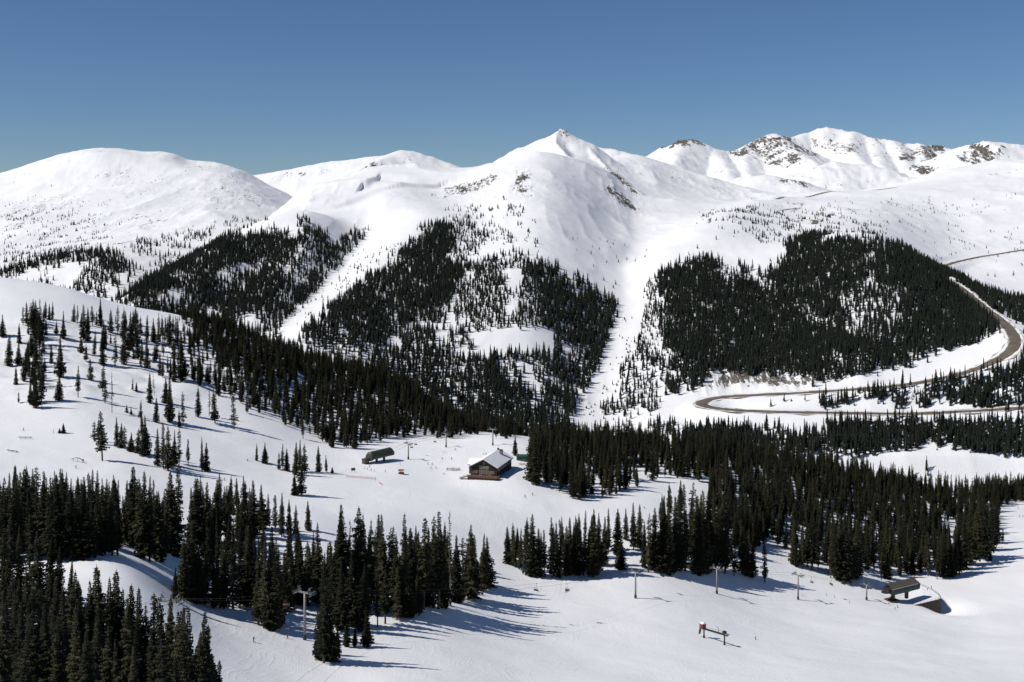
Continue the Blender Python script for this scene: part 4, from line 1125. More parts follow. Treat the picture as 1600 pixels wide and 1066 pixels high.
def person(p, kind, top, bottom, face, label, group=None, skis=True, zoff=0.0):
    e = empty('person', (p[0], p[1], p[2] + zoff), face)
    me, zc, zw = POSE[kind]; me = me.copy()
    me.materials.clear()
    for m_ in (cl[bottom], cl[top], M_skin, cl['black']): me.materials.append(m_)
    for f_ in me.polygons:
        z = f_.center.z
        f_.material_index = 0 if z < zw else 1 if z < zc else (2 if f_.normal.x > .25 and z < zc + .22 else 3)
        r_ = abs(f_.center.y)
        if kind == 'stand' and r_ > .19 and z < zw and z > .8: f_.material_index = 1
        if kind == 'sit' and f_.center.x > .2 and z > .18 and r_ > .1: f_.material_index = 1
    o = bpy.data.objects.new('body', me); C.objects.link(o); o.parent = e
    if kind == 'ski' and skis:
        ski_part(e, .12); ski_part(e, -.12)
        for sg in (1,-1): MB().bar((.56,.30 * sg,1.10),(.42,.40 * sg,.02), .025).build('ski_pole', M_dsteel, e)
    if kind == 'sit' and skis:
        for y in (.12,-.12): MB().box((.62,y,-.44), (1.5,.09,.03)).build('ski', M_ski, e)
    tag(e, label, 'person', group); return e
people = [
 (1181,1000,'ski','black','black',200,'skier in black alone on the snow right of the red boxed frame'),
 (449,998,'ski','red','black',300,'skier in a red jacket left of the nearest whole lift tower'),
 (396,1003,'ski','black','grey',320,'dark skier crossing the tracked slope right of the lower left forest'),
 (37,673,'ski','black','black',250,'skier on the left piste above the terrain park boxes'),
 (130,722,'ski','black','grey',340,'skier beside the curved rail in the terrain park'),
 (118,732,'ski','grey','black',10,'skier below the curved rail in the terrain park'),
 (350,751,'ski','black','navy',30,'skier on the piste right of the spruces above the terrain park'),
 (366,761,'ski','navy','black',200,'skier lower down the piste, above the short row of spruces'),
 (387,721,'ski','black','black',260,'small skier on the piste left of the spruces near the upper station'),
 (570,733,'stand','black','black',0,'leftmost person in the queue below the upper lift station'),
 (574.5,735,'stand','navy','black',40,'person second from left in the queue below the upper lift station'),
 (577.5,731,'stand','grey','black',90,'person standing nearest the ramp of the upper lift station'),
 (580,736.5,'stand','olive','black',140,'person in drab clothes in the middle of the upper station queue'),
 (585,737,'stand','teal','black',200,'rightmost person of the queue group below the upper station'),
 (602.5,738,'ski','black','black',180,'lone skier between the queue and the red kiosk'),
 (668.5,726,'ski','black','grey',300,'skier at the top left of the group of four left of the lodge'),
 (675,727,'ski','navy','black',330,'skier at the top right of the group of four left of the lodge'),
 (673,733,'ski','grey','black',20,'skier at the lower left of the group of four left of the lodge'),
 (681.5,732.5,'ski','brown','black',200,'skier at the lower right of the group of four left of the lodge'),
 (691,718,'ski','grey','black',100,'skier in grey on the flat snow behind the bare bushes'),
 (706,718,'ski','black','black',150,'dark skier on the flat snow straight behind the lodge deck stairs'),
 (694,742,'ski','olive','black',210,'skier in front of the bare bushes left of the lodge'),
 (711,704,'ski','navy','grey',60,'small skier near the foot of the left rear lift tower'),
 (755.5,711,'stand','black','black',0,'left one of two people standing behind the lodge'),
 (759.5,711,'stand','grey','black',90,'right one of two people standing behind the lodge'),
 (820.6,777,'ski','black','black',250,'left skier of the two on the run right of the lodge'),
 (832.5,774,'ski','navy','black',240,'right skier of the two on the run right of the lodge'),
 (1007,795,'ski','black','black',200,'skier on the snow clearing between the right hand forests'),
 (1253,931,'stand','yellow','olive',180,'person in a yellow jacket at the foot of a lift tower'),
 (1389,946,'stand','black','black',200,'person standing below the lower lift station, left of a pair'),
 (1399,953,'ski','grey','black',160,'lower skier of the pair in front of the lower lift station'),
 (1403,950,'ski','black','black',190,'upper skier of the pair in front of the lower lift station'),
 (1391.6,935,'stand','navy','black',0,'person in the shade under the end of the lower lift station'),
 (1591,794,'ski','black','black',200,'highest skier on the run at the right edge of the picture'),
 (1593,808,'ski','navy','grey',220,'lower left skier on the run at the right edge'),
 (1598.5,808,'ski','grey','black',200,'lower right skier on the run at the very right edge')]
for (px, py, kind, top, bot, fa, lab) in people:
    lo = 200 if px < 600 and py > 900 else 300
    p = hit(px, py, lo, 1085)
    if p is not None: person(p, kind, top, bot, R(fa), lab)

# ------------------------------------------------------------------ chairs on the rope
def chair(q, ang, label, swing=0.0):
    e = empty('lift_chair', tuple(q), ang)
    MB().box((0,0,.0), (.55,.16,.2)).build('grip', M_dsteel, e)
    MB().tube([(0,0,-.05),(-.25,0,-.8),(-.35,0,-1.9)], [.05,.05,.05], 6).build('hanger', M_dsteel, e)
    fr = MB()
    for y in (-1.05,1.05): fr.tube([(-.35,y,-1.9),(-.42,y,-2.6),(-.30,y,-3.05),(.25,y,-3.1)], [.045] * 4, 6)
    fr.bar((-.35,-1.05,-1.9),(-.35,1.05,-1.9), .08); fr.build('frame', M_dsteel, e)
    st = MB().box((.0,0,-3.04), (.55,2.0,.10)); st.build('seat', M_black, e)
    bk = MB(); m = Matrix.Translation((-.36,0,-2.62)) @ Matrix.Rotation(R(-8), 4, 'Y'); bk.box(None, (.08,2.0,.55), M=m); bk.build('backrest', M_black, e)
    br = MB().bar((.30,-1.0,-2.55),(.30,1.0,-2.55), .05)
    for y in (-1.0,1.0): br.bar((-.38,y,-2.3),(.30,y,-2.55), .05)
    br.build('safety_bar', M_steel, e)
    tag(e, label, 'chair', 'lift chairs'); return e
def on_rope(pts, px):
    best = None
    for a, b in zip(pts[:-1], pts[1:]):
        pa = CX + F * a.x / a.y if a.y > 1 else -1e6; pb = CX + F * b.x / b.y if b.y > 1 else -1e6
        if (pa - px) * (pb - px) <= 0:
            t = (px - pa) / (pb - pa); q = a.lerp(b, t); return q, math.atan2((b - a).y, (b - a).x)
    return None
chairs = [(ropeN,290,0,'empty chair hanging beside the leftmost lift tower'),
          (ropeN,447,2,'chair with riders just left of the nearest whole lift tower'),
          (ropeF,838,0,'empty chair, leftmost of those above the open snowfield'),
          (ropeN,886,2,'occupied chair left of the mid snowfield tower'),
          (ropeF,1035,3,'occupied chair right of the mid snowfield tower, against the forest edge'),
          (ropeN,1268,0,'empty chair just right of the tower with the yellow jacketed person'),
          (ropeF,1299,3,'occupied chair approaching the lower lift station')]
for rp, px, nr, lab in chairs:
    r_ = on_rope(rp, px)
    if r_ is None: continue
    q, ang = r_
    fwd = ang if rp is ropeF else ang + math.pi
    e = chair(q, fwd, lab)
    for k in range(nr):
        y = (k - (nr - 1) / 2) * .62
        pp = np.array(q) + np.array([-math.sin(fwd) * y, math.cos(fwd) * y, -3.02])
        who = ['left', 'right'][k] if nr == 2 else ['left', 'middle', 'right'][k]
        where = lab.split('chair ')[1] if 'chair ' in lab else lab
        where = {447: 'left of the nearest whole tower', 886: 'left of the mid snowfield tower', 1035: 'right of the mid snowfield tower', 1299: 'near the lower station'}[px]
        person(pp, 'sit', ['red', 'black', 'navy'][k] if px == 447 else ['black', 'navy', 'black'][k], 'black', fwd, f'{who} rider on the chair {where}')

# ------------------------------------------------------------------ lower lift station
def rot(v, a): return (v[0] * math.cos(a) - v[1] * math.sin(a), v[0] * math.sin(a) + v[1] * math.cos(a))
e = empty('lift_station', tuple(STN), LINE_END)
Ls, Ws = 23.0, 7.0                      # length along the cable, width
z0, z1, z2 = 4.3, 7.2, 9.6
for i, x in enumerate((4.0, 15.5)):
    MB().box((x,0,1.7), (1.6,1.6,5.6)).build('column', M_brown, e)
body = MB()
sec = [(-Ws / 2,z0),(Ws / 2,z0),(Ws / 2 + .3,z1),(Ws / 2 - 1.1,z1 + .5),(-Ws / 2 + 1.1,z1 + .5),(-Ws / 2 - .3,z1)]
def hull(x0, x1, inset=0.0, mats=None):
    pts0 = [(x0, y, z) for y, z in sec]; pts1 = [(x1, y, z) for y, z in sec]; return pts0, pts1
a, b = hull(0, Ls - 1.6)
k0 = 0; body.v += a + [(x + (1.6 if z < z1 + .2 else .2), y, z) for x, y, z in b]
n = 6; body.f += [tuple(range(n)), tuple(range(2 * n - 1, n - 1, -1))] + [(i, n + i, n + (i + 1) % n, (i + 1) % n) for i in range(n)]
body.build('housing', M_dsteel, e)
for sg in (-1, 1):
    y = sg * (Ws / 2 + .36)
    fas = MB().box((Ls / 2 - .5,sg * (Ws / 2 + .22),z0 + .8), (Ls - 2.2,.16,1.7)); fas.build('side_panel', M_green, e)
    for k in range(6):
        MB().box((2.2 + k * 3.6,sg * (Ws / 2 + .34),z0 + .8), (.12,.10,1.75)).build('panel_rib', M_dsteel, e)
rf = MB()
rf.poly([(-.8,-Ws / 2 - .4,z1 + .35),(Ls - .4,-Ws / 2 - .4,z1 + .35),(Ls - 1.4,0,z2 + .5),(-.8,0,z2 + .5)], (0,0,.18))
rf.build('roof_slope', M_brownroof, e)
rf = MB(); rf.poly([(-.8,0.0,z2 + .5),(Ls - 1.4,0.0,z2 + .5),(Ls - .4,Ws / 2 + .4,z1 + .35),(-.8,Ws / 2 + .4,z1 + .35)], (0,0,.18)); rf.build('roof_slope', M_brownroof, e)
for k in range(14):
    x = -.4 + k * (Ls - .8) / 14; MB().box((x,-Ws / 2 - .44,z1 + .42), (.7,.10,.28)).build('eave_snow', M_roofsnow, e)
bw = MB().tube([(-2.4,0,z0 + .9),(-2.4,0,z0 + 1.25)], [2.4,2.4], 24); bw.build('bullwheel', M_dsteel, e)
MB().box((-1.2,0,z0 + 2.2), (2.4,4.2,1.5)).build('drive_cover', M_dsteel, e)
MB().box((2.5,0,-.2), (7.5,6.4,1.2)).build('base_slab', M_brown, e)
tag(e, 'lower chairlift station with brown roof and green side panels at lower right', 'lift station')

# loading platform: snow deck held by a board wall with a railing
ring = [Vector(W(1421, 947.5, 670)), Vector(W(1467, 936.5, 675)), Vector(W(1470, 935, 678)), Vector(W(1466, 929, 690)), Vector(W(1455, 921.5, 702)), Vector(W(1438, 914, 713))]
zt = ring[1].z
e = empty('loading_platform', tuple(ring[1] - Vector((0, 0, 9)))); off = e.location.copy()
L_ = lambda v: tuple(Vector(v) - off)
inner = [ring[-1] + Vector((-7, -6, -.4)), ring[0] + Vector((-3, 6, -.6))]
M_deck_snow = M_roofsnow
cen = sum((p for p in ring + inner), Vector()) / 8; rr_ = ring + inner; dk = MB()
dk.v = [L_(p) for p in rr_] + [L_(cen)] + [L_(p - Vector((0,0,1))) for p in rr_]
dk.f = [(i, (i + 1) % 8, 8) for i in range(8)] + [(i, 9 + i, 9 + (i + 1) % 8, (i + 1) % 8) for i in range(8)]
dk.build('snow_deck', M_deck_snow, e)
brd = None
for a, b in zip(ring[:-1], ring[1:]):
    d = b - a; n = max(1, int(d.length / .8)); ang = math.atan2(d.y, d.x)
    for k in range(n):
        c = a.lerp(b, (k + .5) / n); g = float(ground(c.x, c.y)); h = max(.5, c.z - g + 1.2)
        outw = Vector((math.sin(ang), -math.cos(ang), 0)) * (.06 + .04 * (k % 2))
        cc = c + outw; MB().box(L_((cc.x, cc.y, cc.z - h / 2 + .12)), (d.length / n - .04,.16,h), ang).build('wall_board', M_brown, e)
rl = None
for a, b in zip(ring[:-1], ring[1:]):
    n = max(1, int((b - a).length / 2.4))
    for k in range(n + (1 if b is ring[-1] else 0)):
        c = a.lerp(b, k / n); MB().box(L_((c.x, c.y, c.z + .6)), (.10,.10,1.2)).build('rail_post', M_dsteel, e)
    for z in (.5,1.15): MB().bar(L_((a.x, a.y, a.z + z)), L_((b.x, b.y, b.z + z)), .07).build('rail', M_steel, e)
tag(e, 'snow covered loading platform with brown board wall and railing beside the lower station', 'platform')
for (px, Yq, top, lab) in [(1449,690,'grey','left person of the two on the railed platform'), (1455.5,694,'black','right person of the two on the railed platform')]:
    x = Yq * (px - CX) / F; person(np.array([x, Yq, zt + .02]), 'stand', top, 'black', R(200), lab)

# ------------------------------------------------------------------ old drive frame with the red box
pA = hit(1100, 997, 380, 560); pB = hit(1132, 1008, 380, 560)
e = empty('drive_frame', tuple(pA)); oA = Vector(pA)
va = Vector((0,0,0)); vb = Vector(pB) - oA; u = (vb - va); u.z = 0; un = u.normalized(); sd = Vector((-un.y, un.x, 0))
sc = pA[1] / F
hA, hB = 12.5 * sc, 16.5 * sc
for nm, v0, h in (('post', va, hA), ('post', vb, hB)):
    m = MB().tube([v0 + Vector((0,0,-1)), v0 + Vector((0,0,1.1))], [.55,.42], 10); m.tube([v0 + Vector((0,0,1.0)), v0 + Vector((0,0,h))], [.30,.30], 10); m.build(nm, M_dsteel, e)
ta = va + Vector((0,0,hA)); tb = vb + Vector((0,0,hB)); s0 = ta - un * 2.6 + Vector((0,0,.25)); s1 = tb + un * 2.0
MB().bar(s0, s1, .7, .6).build('beam', M_dsteel, e)
MB().bar(ta - un * 2.3, va - un * 2.9 + Vector((0,0,1.0)), .7, .5).build('brace', M_dsteel, e)
bx = MB().box(ta - un * .8 + Vector((0,0,1.45)), (2.1,1.9,2.2), math.atan2(un.y, un.x)); bo = bx.build('red_box', M_redbox, e)
sn = MB()
cq = ta - un * .8
sn.tube([cq + Vector((0,0,2.5)), cq + Vector((0,0,2.95)), cq + Vector((0,0,3.2))], [1.15,1.0,.45], 12); sn.build('snow_cap', M_roofsnow, bo, True)
MB().box(tb + Vector((0,0,.75)), (1.3,1.3,1.1), math.atan2(un.y, un.x)).build('gearbox', M_dsteel, e)
MB().box(tb + un * 1.6 + Vector((0,0,.42)), (1.8,1.4,.16), math.atan2(un.y, un.x)).build('walkway', M_steel, e)
for k in range(6):
    q = ta.lerp(tb, .12 + .15 * k) + Vector((0,0,.3)); MB().bar(q, q + Vector((0,0,1.0)), .05).build('rail_post', M_dsteel, e)
MB().bar(ta.lerp(tb, .12) + Vector((0,0,1.3)), ta.lerp(tb, .87) + Vector((0,0,1.3)), .05).build('rail', M_dsteel, e)
MB().tube([ta.lerp(tb, .72) + Vector((0,0,.3)), ta.lerp(tb, .70) + Vector((0,0,1.9)), ta.lerp(tb, .62) + Vector((0,0,2.9))], [.12,.10,.08], 6).build('jib', M_dsteel, e)
tag(e, 'dark steel two post drive frame carrying a faded red box, on open snow', 'lift machinery')

# ------------------------------------------------------------------ upper lift station
p = hit(594, 721, 500, 1000); ang = R(52)
e = empty('lift_station', tuple(p), ang)
Ls, Ws = 21.0, 6.6
sec = [(-Ws / 2,3.0),(-Ws / 2 - .1,4.2),(-Ws / 2 + .5,6.0),(-Ws / 2 + 1.7,7.3),(0,7.8),(Ws / 2 - 1.7,7.3),(Ws / 2 - .5,6.0),(Ws / 2 + .1,4.2),(Ws / 2,3.0)]
mb = MB(); n = len(sec)
xs = [(-Ls / 2,.78),(-Ls / 2 + 1.0,1.0),(Ls / 2 - 1.4,1.0),(Ls / 2,.72)]
for x, s_ in xs: mb.v += [(x, y * (.5 + .5 * s_), 3.0 + (z - 3.0) * s_) for y, z in sec]
for i in range(len(xs) - 1): mb.f += [(i * n + j, i * n + j + 1, (i + 1) * n + j + 1, (i + 1) * n + j) for j in range(n - 1)] + [(i * n + n - 1, i * n, (i + 1) * n, (i + 1) * n + n - 1)]
mb.f += [tuple(range(n)), tuple(range(3 * n, 4 * n))]
mb.build('shell', M_olive, e, False)
for x in (-3.2, 3.6): MB().box((x,0,1.0), (1.1,1.1,4.4)).build('column', M_dsteel, e)
MB().box((0,0,2.75), (Ls - 3,2.2,.5)).build('chassis', M_dsteel, e)
MB().tube([(-Ls / 2 + 1,0,2.2),(-Ls / 2 + 1,0,2.5)], [2.2,2.2], 20).build('bullwheel', M_dsteel, e)
h_ = MB().box((-Ls / 2 - 2.2,.5,1.7), (3.4,3.2,3.6)).build('operator_hut', M_brown, e)
MB().box((-Ls / 2 - 2.2,.5,3.66), (4.0,3.8,.3)).build('hut_roof', M_olive, h_); MB().box((-Ls / 2 - 2.2,-1.13,2.2), (1.8,.06,1.0)).build('window', M_glass, h_)
for k in range(5):
    MB().bar((-2 + k * 1.4,-3.4,-.4),(-2 + k * 1.4,-3.4,1.1), .09).build('gate_post', M_dsteel, e)
MB().bar((-2,-3.4,1.0),(3.6,-3.4,1.0), .08).build('gate_rail', M_dsteel, e)
tag(e, 'upper lift station with rounded dark olive shell on the plateau', 'lift station')
UST = p
for (px, pb, pt, a_, lab) in [(638,718,694,R(38),'lift tower just right of the upper lift station'), (697,699,678,R(38),'lift tower at the forest edge behind the flat, left of the lodge'), (770,696,671,R(60),'lift tower at the back of the flat, behind the lodge')]:
    q = hit(px, pb, 500, 1085); lift_tower(q, (pb - pt) * q[1] / F, a_, lab, 5.6, 'lift towers by the lodge')
t1 = hit(638, 718, 500, 1085); t2 = hit(697, 699, 500, 1085)
def rope2(side):
    n = Vector((-math.sin(R(38)), math.cos(R(38)), 0)) * side * 2.8
    P = [Vector(UST) + Vector((0,0,3.3)) + n * .8, Vector(t1) + Vector((0,0,24 * t1[1] / F + .9)) + n, Vector(t2) + Vector((0,0,21 * t2[1] / F + .9)) + n]
    P.append(P[-1] + (P[-1] - P[-2]) * 1.4 + Vector((0,0,6)))
    out = []
    for a, b in zip(P[:-1], P[1:]):
        for k in range(8):
            t = k / 8; q = a.lerp(b, t); q.z -= 4 * t * (1 - t) * (b - a).length * .015; out.append(q)
    out.append(P[-1]); return out
rf_, rn_ = rope2(1), rope2(-1)
tag(MB().tube(rf_ + list(reversed(rn_)), [.04] * (len(rf_) + len(rn_)), 5).build('haul_rope', M_dsteel), 'thin haul rope running from the upper station past its towers', 'cable')
for rp, px, lab in [(rn_,643.5,'empty chair beside the tower right of the upper station, nearer strand'), (rf_,650,'empty chair just right of the upper station tower, farther strand'), (rn_,680,'empty chair before the dark forest edge, left of the rear tower')]:
    r_ = on_rope(rp, px)
    if r_: chair(r_[0], r_[1], lab)

# ------------------------------------------------------------------ lodge
pc = hit(776, 748, 500, 1000)             # near right corner of the front gable
TH = R(-17)                               # turn of the long axis to the right of straight away
e = empty('ski_lodge', tuple(pc), TH)     # local: x right along the front, y away along the house
Wd, Ln, He, Hr = 16.5, 31.0, 7.0, 11.4
Y0 = 0
def wall(pts, name, mat, th): return MB().poly(pts, th).build(name, mat, e)
wall([(-Wd,Y0,-2),(0,Y0,-2),(0,Y0,He),(-Wd / 2,Y0,Hr - .3),(-Wd,Y0,He)], 'front_gable_wall', M_log, (0,.4,0))
wall([(-Wd,Ln,-2),(0,Ln,-2),(0,Ln,He),(-Wd / 2,Ln,Hr - .3),(-Wd,Ln,He)], 'rear_gable_wall', M_log, (0,-.4,0))
wall([(0,.4,-2),(0,Ln - .4,-2),(0,Ln - .4,He),(0,.4,He)], 'side_wall', M_log, (-.4,0,0))
wall([(-Wd,.4,-2),(-Wd,Ln - .4,-2),(-Wd,Ln - .4,He),(-Wd,.4,He)], 'side_wall', M_log, (.4,0,0))
for k in range(11):                      # log courses on the two walls in view
    z = -.2 + k * .66
    MB().tube([(-Wd - .3,-.06,z),(.3,-.06,z)], [.17,.17], 6).build('log', M_log, e)
    MB().tube([(.06,-.3,z + .3),(.06,Ln + .3,z + .3)], [.17,.17], 6).build('log', M_log, e)
ov = 1.3; sl = (Hr - He) / (Wd / 2)
for sg, nm in ((1,'roof'), (-1,'roof')):
    xe = -Wd / 2 + sg * (Wd / 2 + ov); ze = He - ov * sl
    r_ = MB().poly([(-Wd / 2,-1.8,Hr),(-Wd / 2,Ln + .8,Hr),(xe,Ln + .8,ze),(xe,-1.8,ze)], (0,0,.22)).build(nm, M_eave, e)
    MB().poly([(-Wd / 2,-1.7,Hr + .24),(-Wd / 2,Ln + .7,Hr + .24),(xe - sg * .12,Ln + .7,ze + .29),(xe - sg * .12,-1.7,ze + .29)], (0,0,.42)).build('roof_snow', M_roofsnow, r_)
    MB().bar((-Wd / 2,-1.9,Hr + .05),(xe,-1.9,ze + .05), .2, .5).build('barge_board', M_eave, r_)
def window(x, z, w, h, face='front', nx=2):
    if face == 'front':
        g = MB().box((x,-.30,z), (w,.06,h)).build('window', M_glass, e); f_ = MB()
        for dx in [-w / 2 + w * i / nx for i in range(nx + 1)]: f_.box((x + dx,-.36,z), (.16,.08,h + .16))
        for dz in (-h / 2,h / 2): f_.box((x,-.355,z + dz), (w,.07,.16))
    else:
        g = MB().box((.30,x,z), (.06,w,h)).build('window', M_glass, e); f_ = MB()
        for dx in (-w / 2,0,w / 2): f_.box((.36,x + dx,z), (.08,.16,h + .16))
        for dz in (-h / 2,h / 2): f_.box((.355,x,z + dz), (.07,w,.16))
    f_.build('frame', M_trim, g)
for k in range(4):
    window(-Wd / 2 - 2.4 + k * 1.6, 6.4, 1.35, 1.7); window(-Wd / 2 - 2.4 + k * 1.6, 3.5, 1.35, 2.3)
for x in (-14.9,-13.1,-3.9,-2.3): window(x, 3.5, 1.3, 1.6)
window(-Wd / 2, 8.9, 1.0, .9)
for k in range(9): window(2.2 + k * 3.2, 4.6, 1.9, 1.5, 'side')
for k in range(5): window(4 + k * 5.6, 1.5, 1.6, 1.2, 'side')
# cross gable and dormer on the far side
MB().poly([(-Wd - 5.5,11,-2),(-Wd - 5.5,19,-2),(-Wd - 5.5,19,5.2),(-Wd - 5.5,15,7.6),(-Wd - 5.5,11,5.2)], (5.5,0,0)).build('side_wing', M_log, e)
for sg in (1,-1):
    ww = MB().poly([(-Wd - 6.4,15,7.9),(-Wd / 2 - 3,15,7.9),(-Wd / 2 - 3,15 + sg * 5,4.9),(-Wd - 6.4,15 + sg * 5,4.9)], (0,0,.2)).build('wing_roof', M_eave, e)
    MB().poly([(-Wd - 6.3,15,8.12),(-Wd / 2 - 3.1,15,8.12),(-Wd / 2 - 3.1,15 + sg * 4.9,5.18),(-Wd - 6.3,15 + sg * 4.9,5.18)], (0,0,.4)).build('roof_snow', M_roofsnow, ww)
ch = MB().box((-4.6,24,10.6), (1.7,1.7,4.2)).build('chimney', M_stone, e); MB().box((-4.6,24,12.85), (2.1,2.1,.35)).build('chimney_cap', M_conc, ch)
MB().box((-8.3,29,12.0), (1.1,1.1,1.6)).build('vent', M_dsteel, e)
MB().bar((-8.3,29,12.8),(-8.3,29,15), .12).build('mast', M_dsteel, e)
# deck with railing and stairs on the left
MB().box((-Wd / 2 + .8,-3.4,1.45), (Wd + 3.0,6.0,.3)).build('deck_floor', M_deck, e)
for k in range(7): MB().box((-Wd - .4 + k * 3.05,-6.0,-.5), (.32,.32,3.6)).build('deck_post', M_eave, e)
MB().box((-Wd / 2 + .8,-5.7,-.4), (Wd + 2.6,.2,3.2)).build('deck_skirt', M_eave, e)
x0, x1, yR = -Wd / 2 + .8 - (Wd + 3) / 2, -Wd / 2 + .8 + (Wd + 3) / 2, -6.35
for z in (1.95,2.3,2.65): MB().bar((x0,yR,z),(x1,yR,z), .10, .16).build('deck_rail', M_red, e)
for z in (1.95,2.3,2.65): MB().bar((x1,yR,z),(x1,-.6,z), .10, .16).build('deck_rail', M_red, e)
for k in range(15): MB().box((x0 + k * (x1 - x0) / 14,yR - .02,2.2), (.14,.14,1.2)).build('rail_post', M_red, e)
stp = MB()
for k in range(7): stp.box((x0 - .5 - k * .8,-3.6,1.3 - k * .26), (.8,3.4,.28))
stp.build('stairs', M_deck, e)
MB().bar((x0,-5.3,2.6),(x0 - 6,-5.3,.8), .10, .14).build('stair_rail', M_red, e)
MB().box((-Wd / 2 + 3.9,-.32,2.75), (1.3,.08,2.3)).build('door', M_red, e)
tag(e, 'dark log ski lodge with snow covered gable roof and front deck', 'lodge')
lodge = e
def lodge_pt(x, y, z):
    d = rot((x, y), TH); return np.array([pc[0] + d[0], pc[1] + d[1], pc[2] + z])
for k, (x, top) in enumerate([(-15.2,'black'), (-14.2,'grey'), (-11.5,'navy'), (-6.0,'black')]):
    person(lodge_pt(x, -4.6, 1.62), 'stand', top, 'black', R(250 + 40 * k), ['leftmost person on the lodge deck by the stairs', 'second person from the left on the lodge deck', 'third person from the left on the lodge deck', 'rightmost person on the lodge deck'][k])

# picnic tables on the lodge deck
def picnic(p, rz, label):
    t = empty('picnic_table', tuple(p), rz)
    MB().box((0,0,.74), (1.9,.75,.06)).build('table_top', M_orange, t)
    for sg in (1,-1):
        MB().box((0,sg * .72,.44), (1.9,.28,.05)).build('bench', M_orange, t)
        MB().bar((sg * .7,-.7,.0),(sg * .7,.0,.72), .07).build('leg', M_orange, t); MB().bar((sg * .7,.7,.0),(sg * .7,.0,.72), .07).build('leg', M_orange, t)
    tag(t, label, 'picnic table', 'picnic tables')
for k, x in enumerate((-9.5, -3.4)): picnic(lodge_pt(x, -3.4, 1.6), TH + .3 * k, ['picnic table in the middle of the lodge deck', 'picnic table at the right end of the lodge deck'][k])
for px, py, lab in [(813,726,'left orange picnic table on the snow behind the lodge'), (818.5,726,'right orange picnic table on the snow behind the lodge')]:
    q = hit(px, py, 500, 1000)
    if q is not None: picnic(q, .4, lab)

# green shed behind the lodge
q = hit(817, 721, 600, 1000)
e = empty('shed', tuple(q), R(-8))
MB().box((0,2.2,1.4), (8.6,4.4,3.6)).build('wall', M_green, e)
for k in range(9): MB().box((-4.0 + k,-.03,1.4), (.14,.08,3.5)).build('wall_rib', M_green, e)
for sg in (1,-1): MB().poly([(-4.7,2.2,4.2),(4.7,2.2,4.2),(4.7,2.2 + sg * 2.7,3.15),(-4.7,2.2 + sg * 2.7,3.15)], (0,0,.14)).build('roof', M_green, e)
MB().box((-2.2,-.09,1.0), (1.1,.08,2.1)).build('door', M_dsteel, e)
tag(e, 'low dark green shed right behind the lodge', 'shed')

# ------------------------------------------------------------------ piste furniture
M_twig = simple_mat('bare_twigs', (.16,.12,.09), .9, .3, 3)
def shrub(px, py, w, h, n, label, seed):
    q = hit(px, py, 500, 1000); r_ = random.Random(seed); e = empty('bare_shrub', tuple(q)); m = MB()
    for k in range(n):
        x, y = r_.uniform(-w / 2, w / 2), r_.uniform(-1.2, 1.2); a = r_.uniform(0, 6.28); l = h * r_.uniform(.6, 1.1)
        p0 = Vector((x,y,-.3)); p1 = p0 + Vector((.25 * math.cos(a),.25 * math.sin(a),l * .6)); p2 = p1 + Vector((.4 * math.cos(a),.4 * math.sin(a),l * .5))
        m.tube([p0,p1,p2], [.045,.035,.012], 4, False)
        for j in range(2):
            b = a + r_.uniform(-1.5, 1.5); m.tube([p1, p1 + Vector((.45 * math.cos(b),.45 * math.sin(b),l * .35))], [.025,.01], 3, False)
    m.build('stems', M_twig, e); tag(e, label, 'shrub', 'bare shrubs by the lodge')
shrub(702, 735, 4.0, 2.2, 34, 'left bare shrub in the snow left of the lodge', 1)
shrub(710, 735.5, 4.0, 2.4, 36, 'middle bare shrub in the snow left of the lodge', 2)
shrub(716, 735, 3.2, 2.0, 26, 'right bare shrub in the snow left of the lodge', 3)
def net_fence(p0, p1, h, label, posts=5):
    a = hit(*p0, 500, 1000); b = hit(*p1, 500, 1000); e = empty('net_fence', tuple(a)); o0 = Vector(a)
    n = 24; top = []; bot = []
    for k in range(n + 1):
        x = a[0] + (b[0] - a[0]) * k / n; y = a[1] + (b[1] - a[1]) * k / n; z = float(ground(x, y)); s_ = .12 * math.sin(k * 1.3)
        bot.append(Vector((x, y, z + .15)) - o0); top.append(Vector((x, y + s_, z + h - .1 * abs(math.sin(k * .8)))) - o0)
    m = MB()
    for lv in range(7):
        t = lv / 6; m.tube([bt.lerp(tp, t) for bt, tp in zip(bot, top)], [.035] * (n + 1), 3, False)
    for k in range(n + 1): m.tube([bot[k], top[k]], [.035,.035], 3, False)
    m.build('net', M_net, e)
    for k in range(posts):
        i = round(k * n / (posts - 1)); MB().tube([bot[i] - Vector((0,0,.6)), top[i] + Vector((0,0,.35))], [.05,.05], 6).build('post', M_dsteel, e)
    tag(e, label, 'fence')
net_fence((541,746), (586,749.5), 1.3, 'long low red safety net below the upper lift station')
net_fence((592,755.5), (597,758), 1.0, 'short sagging piece of red safety net on the open snow', 2)
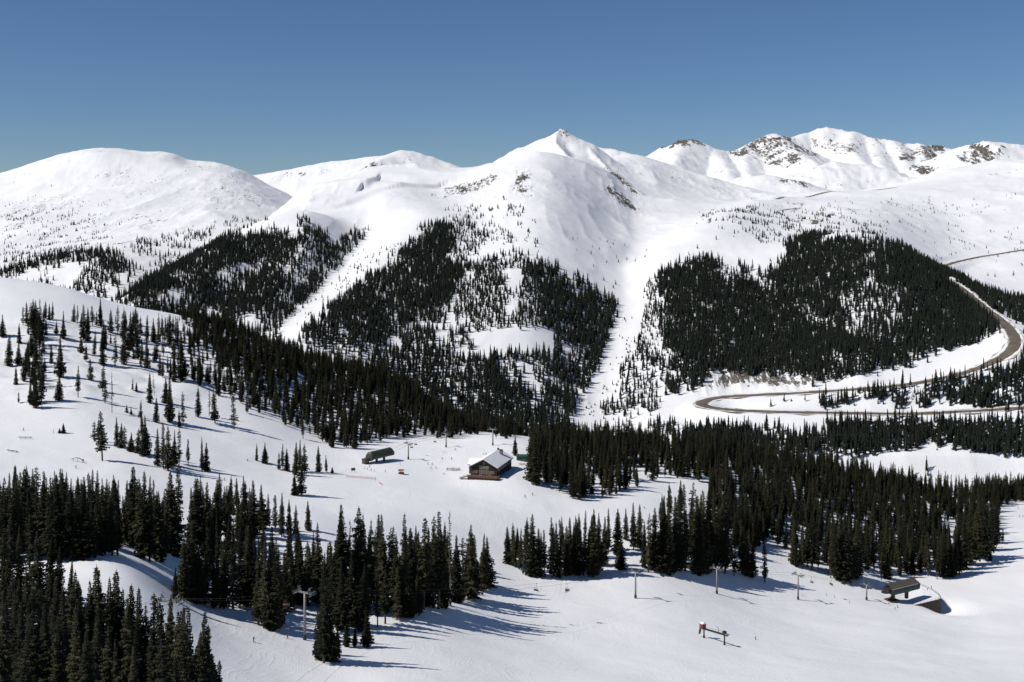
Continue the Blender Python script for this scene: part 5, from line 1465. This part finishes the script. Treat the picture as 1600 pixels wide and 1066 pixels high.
# notice board and kiosk
q = hit(552, 738, 500, 1000); e = empty('notice_board', tuple(q), R(10))
for x in (-1.0,1.0): MB().box((x,0,1.0), (.14,.14,2.6)).build('post', M_dsteel, e)
MB().box((0,-.06,1.75), (2.5,.10,1.5)).build('board', M_green, e); MB().box((0,0,2.56), (2.8,.4,.12)).build('cap', M_eave, e)
tag(e, 'dark notice board on two posts left of the upper station queue', 'notice board')
q = hit(627, 741, 500, 1000); e = empty('ticket_kiosk', tuple(q), R(-12))
MB().box((0,0,.55), (3.0,2.0,1.1)).build('counter', M_dsteel, e)
for x in (-1.5,1.5):
    for y in (-1.0,1.0): MB().bar((x,y,0),(x,y,2.3), .08).build('pole', M_dsteel, e)
for sg in (1,-1): MB().poly([(-1.75,0,3.0),(1.75,0,3.0),(1.75,sg * 1.3,2.25),(-1.75,sg * 1.3,2.25)], (0,0,.05)).build('canopy', M_redbox, e)
MB().box((.3,-1.02,1.5), (2.0,.05,.8)).build('red_banner', M_redbox, e)
tag(e, 'small red canopied kiosk on the flat below the upper station', 'kiosk')
# terrain park
def park_box(p0, p1, w, label, arch=0.0):
    a = hit(*p0, 380, 900); b = hit(*p1, 380, 900); e = empty('park_rail', tuple(a)); o0 = Vector(a); pts = []
    for k in range(9):
        t = k / 8; x = a[0] + (b[0] - a[0]) * t; y = a[1] + (b[1] - a[1]) * t; z = max(a[2], float(ground(x, y))) * .5 + .5 * (a[2] + (b[2] - a[2]) * t) + .7 + arch * 4 * t * (1 - t)
        pts.append(Vector((x, y, z)) - o0)
    m = MB()
    for p_, q_ in zip(pts[:-1], pts[1:]): m.bar(p_, q_, w, .22)
    m.build('sliding_rail', M_dsteel, e)
    for k in (1,4,7): MB().bar(pts[k] - Vector((0,0,.1)), pts[k] - Vector((0,0,2.2 + arch)), .14).build('support', M_dsteel, e)
    tag(e, label, 'rail', 'terrain park rails')
park_box((29,685), (50,686), .7, 'straight dark box rail, upper one in the terrain park at left')
park_box((11,705), (28,708), .5, 'lower left rail in the terrain park by the picture edge')
park_box((112,720), (131,724), .45, 'curved rail in the terrain park right of the boxes', 1.2)
for px, py, h, lab in [(83.5,677,2.6,'lone marker pole left of the small conifer bush'), (625,726,3.0,'slanted marker pole right of the upper station'), (587,751,2.4,'marker pole at the right end of the red net'), (1291,931,2.2,'marker pole left of the lower station snow hollow'), (1304,934,1.8,'marker pole in the hollow left of the lower station'), (1327,942,1.8,'marker pole right of the hollow by the lower station tower')]:
    q = hit(px, py, 380, 1000); e = empty('marker_pole', tuple(q))
    MB().tube([(0,0,-.5),(.05,0,h)], [.07,.05], 6).build('pole', M_dsteel, e); MB().tube([(0,0,.1),(0,0,.9)], [.13,.13], 8).build('pad', M_black, e)
    tag(e, lab, 'pole', 'marker poles')
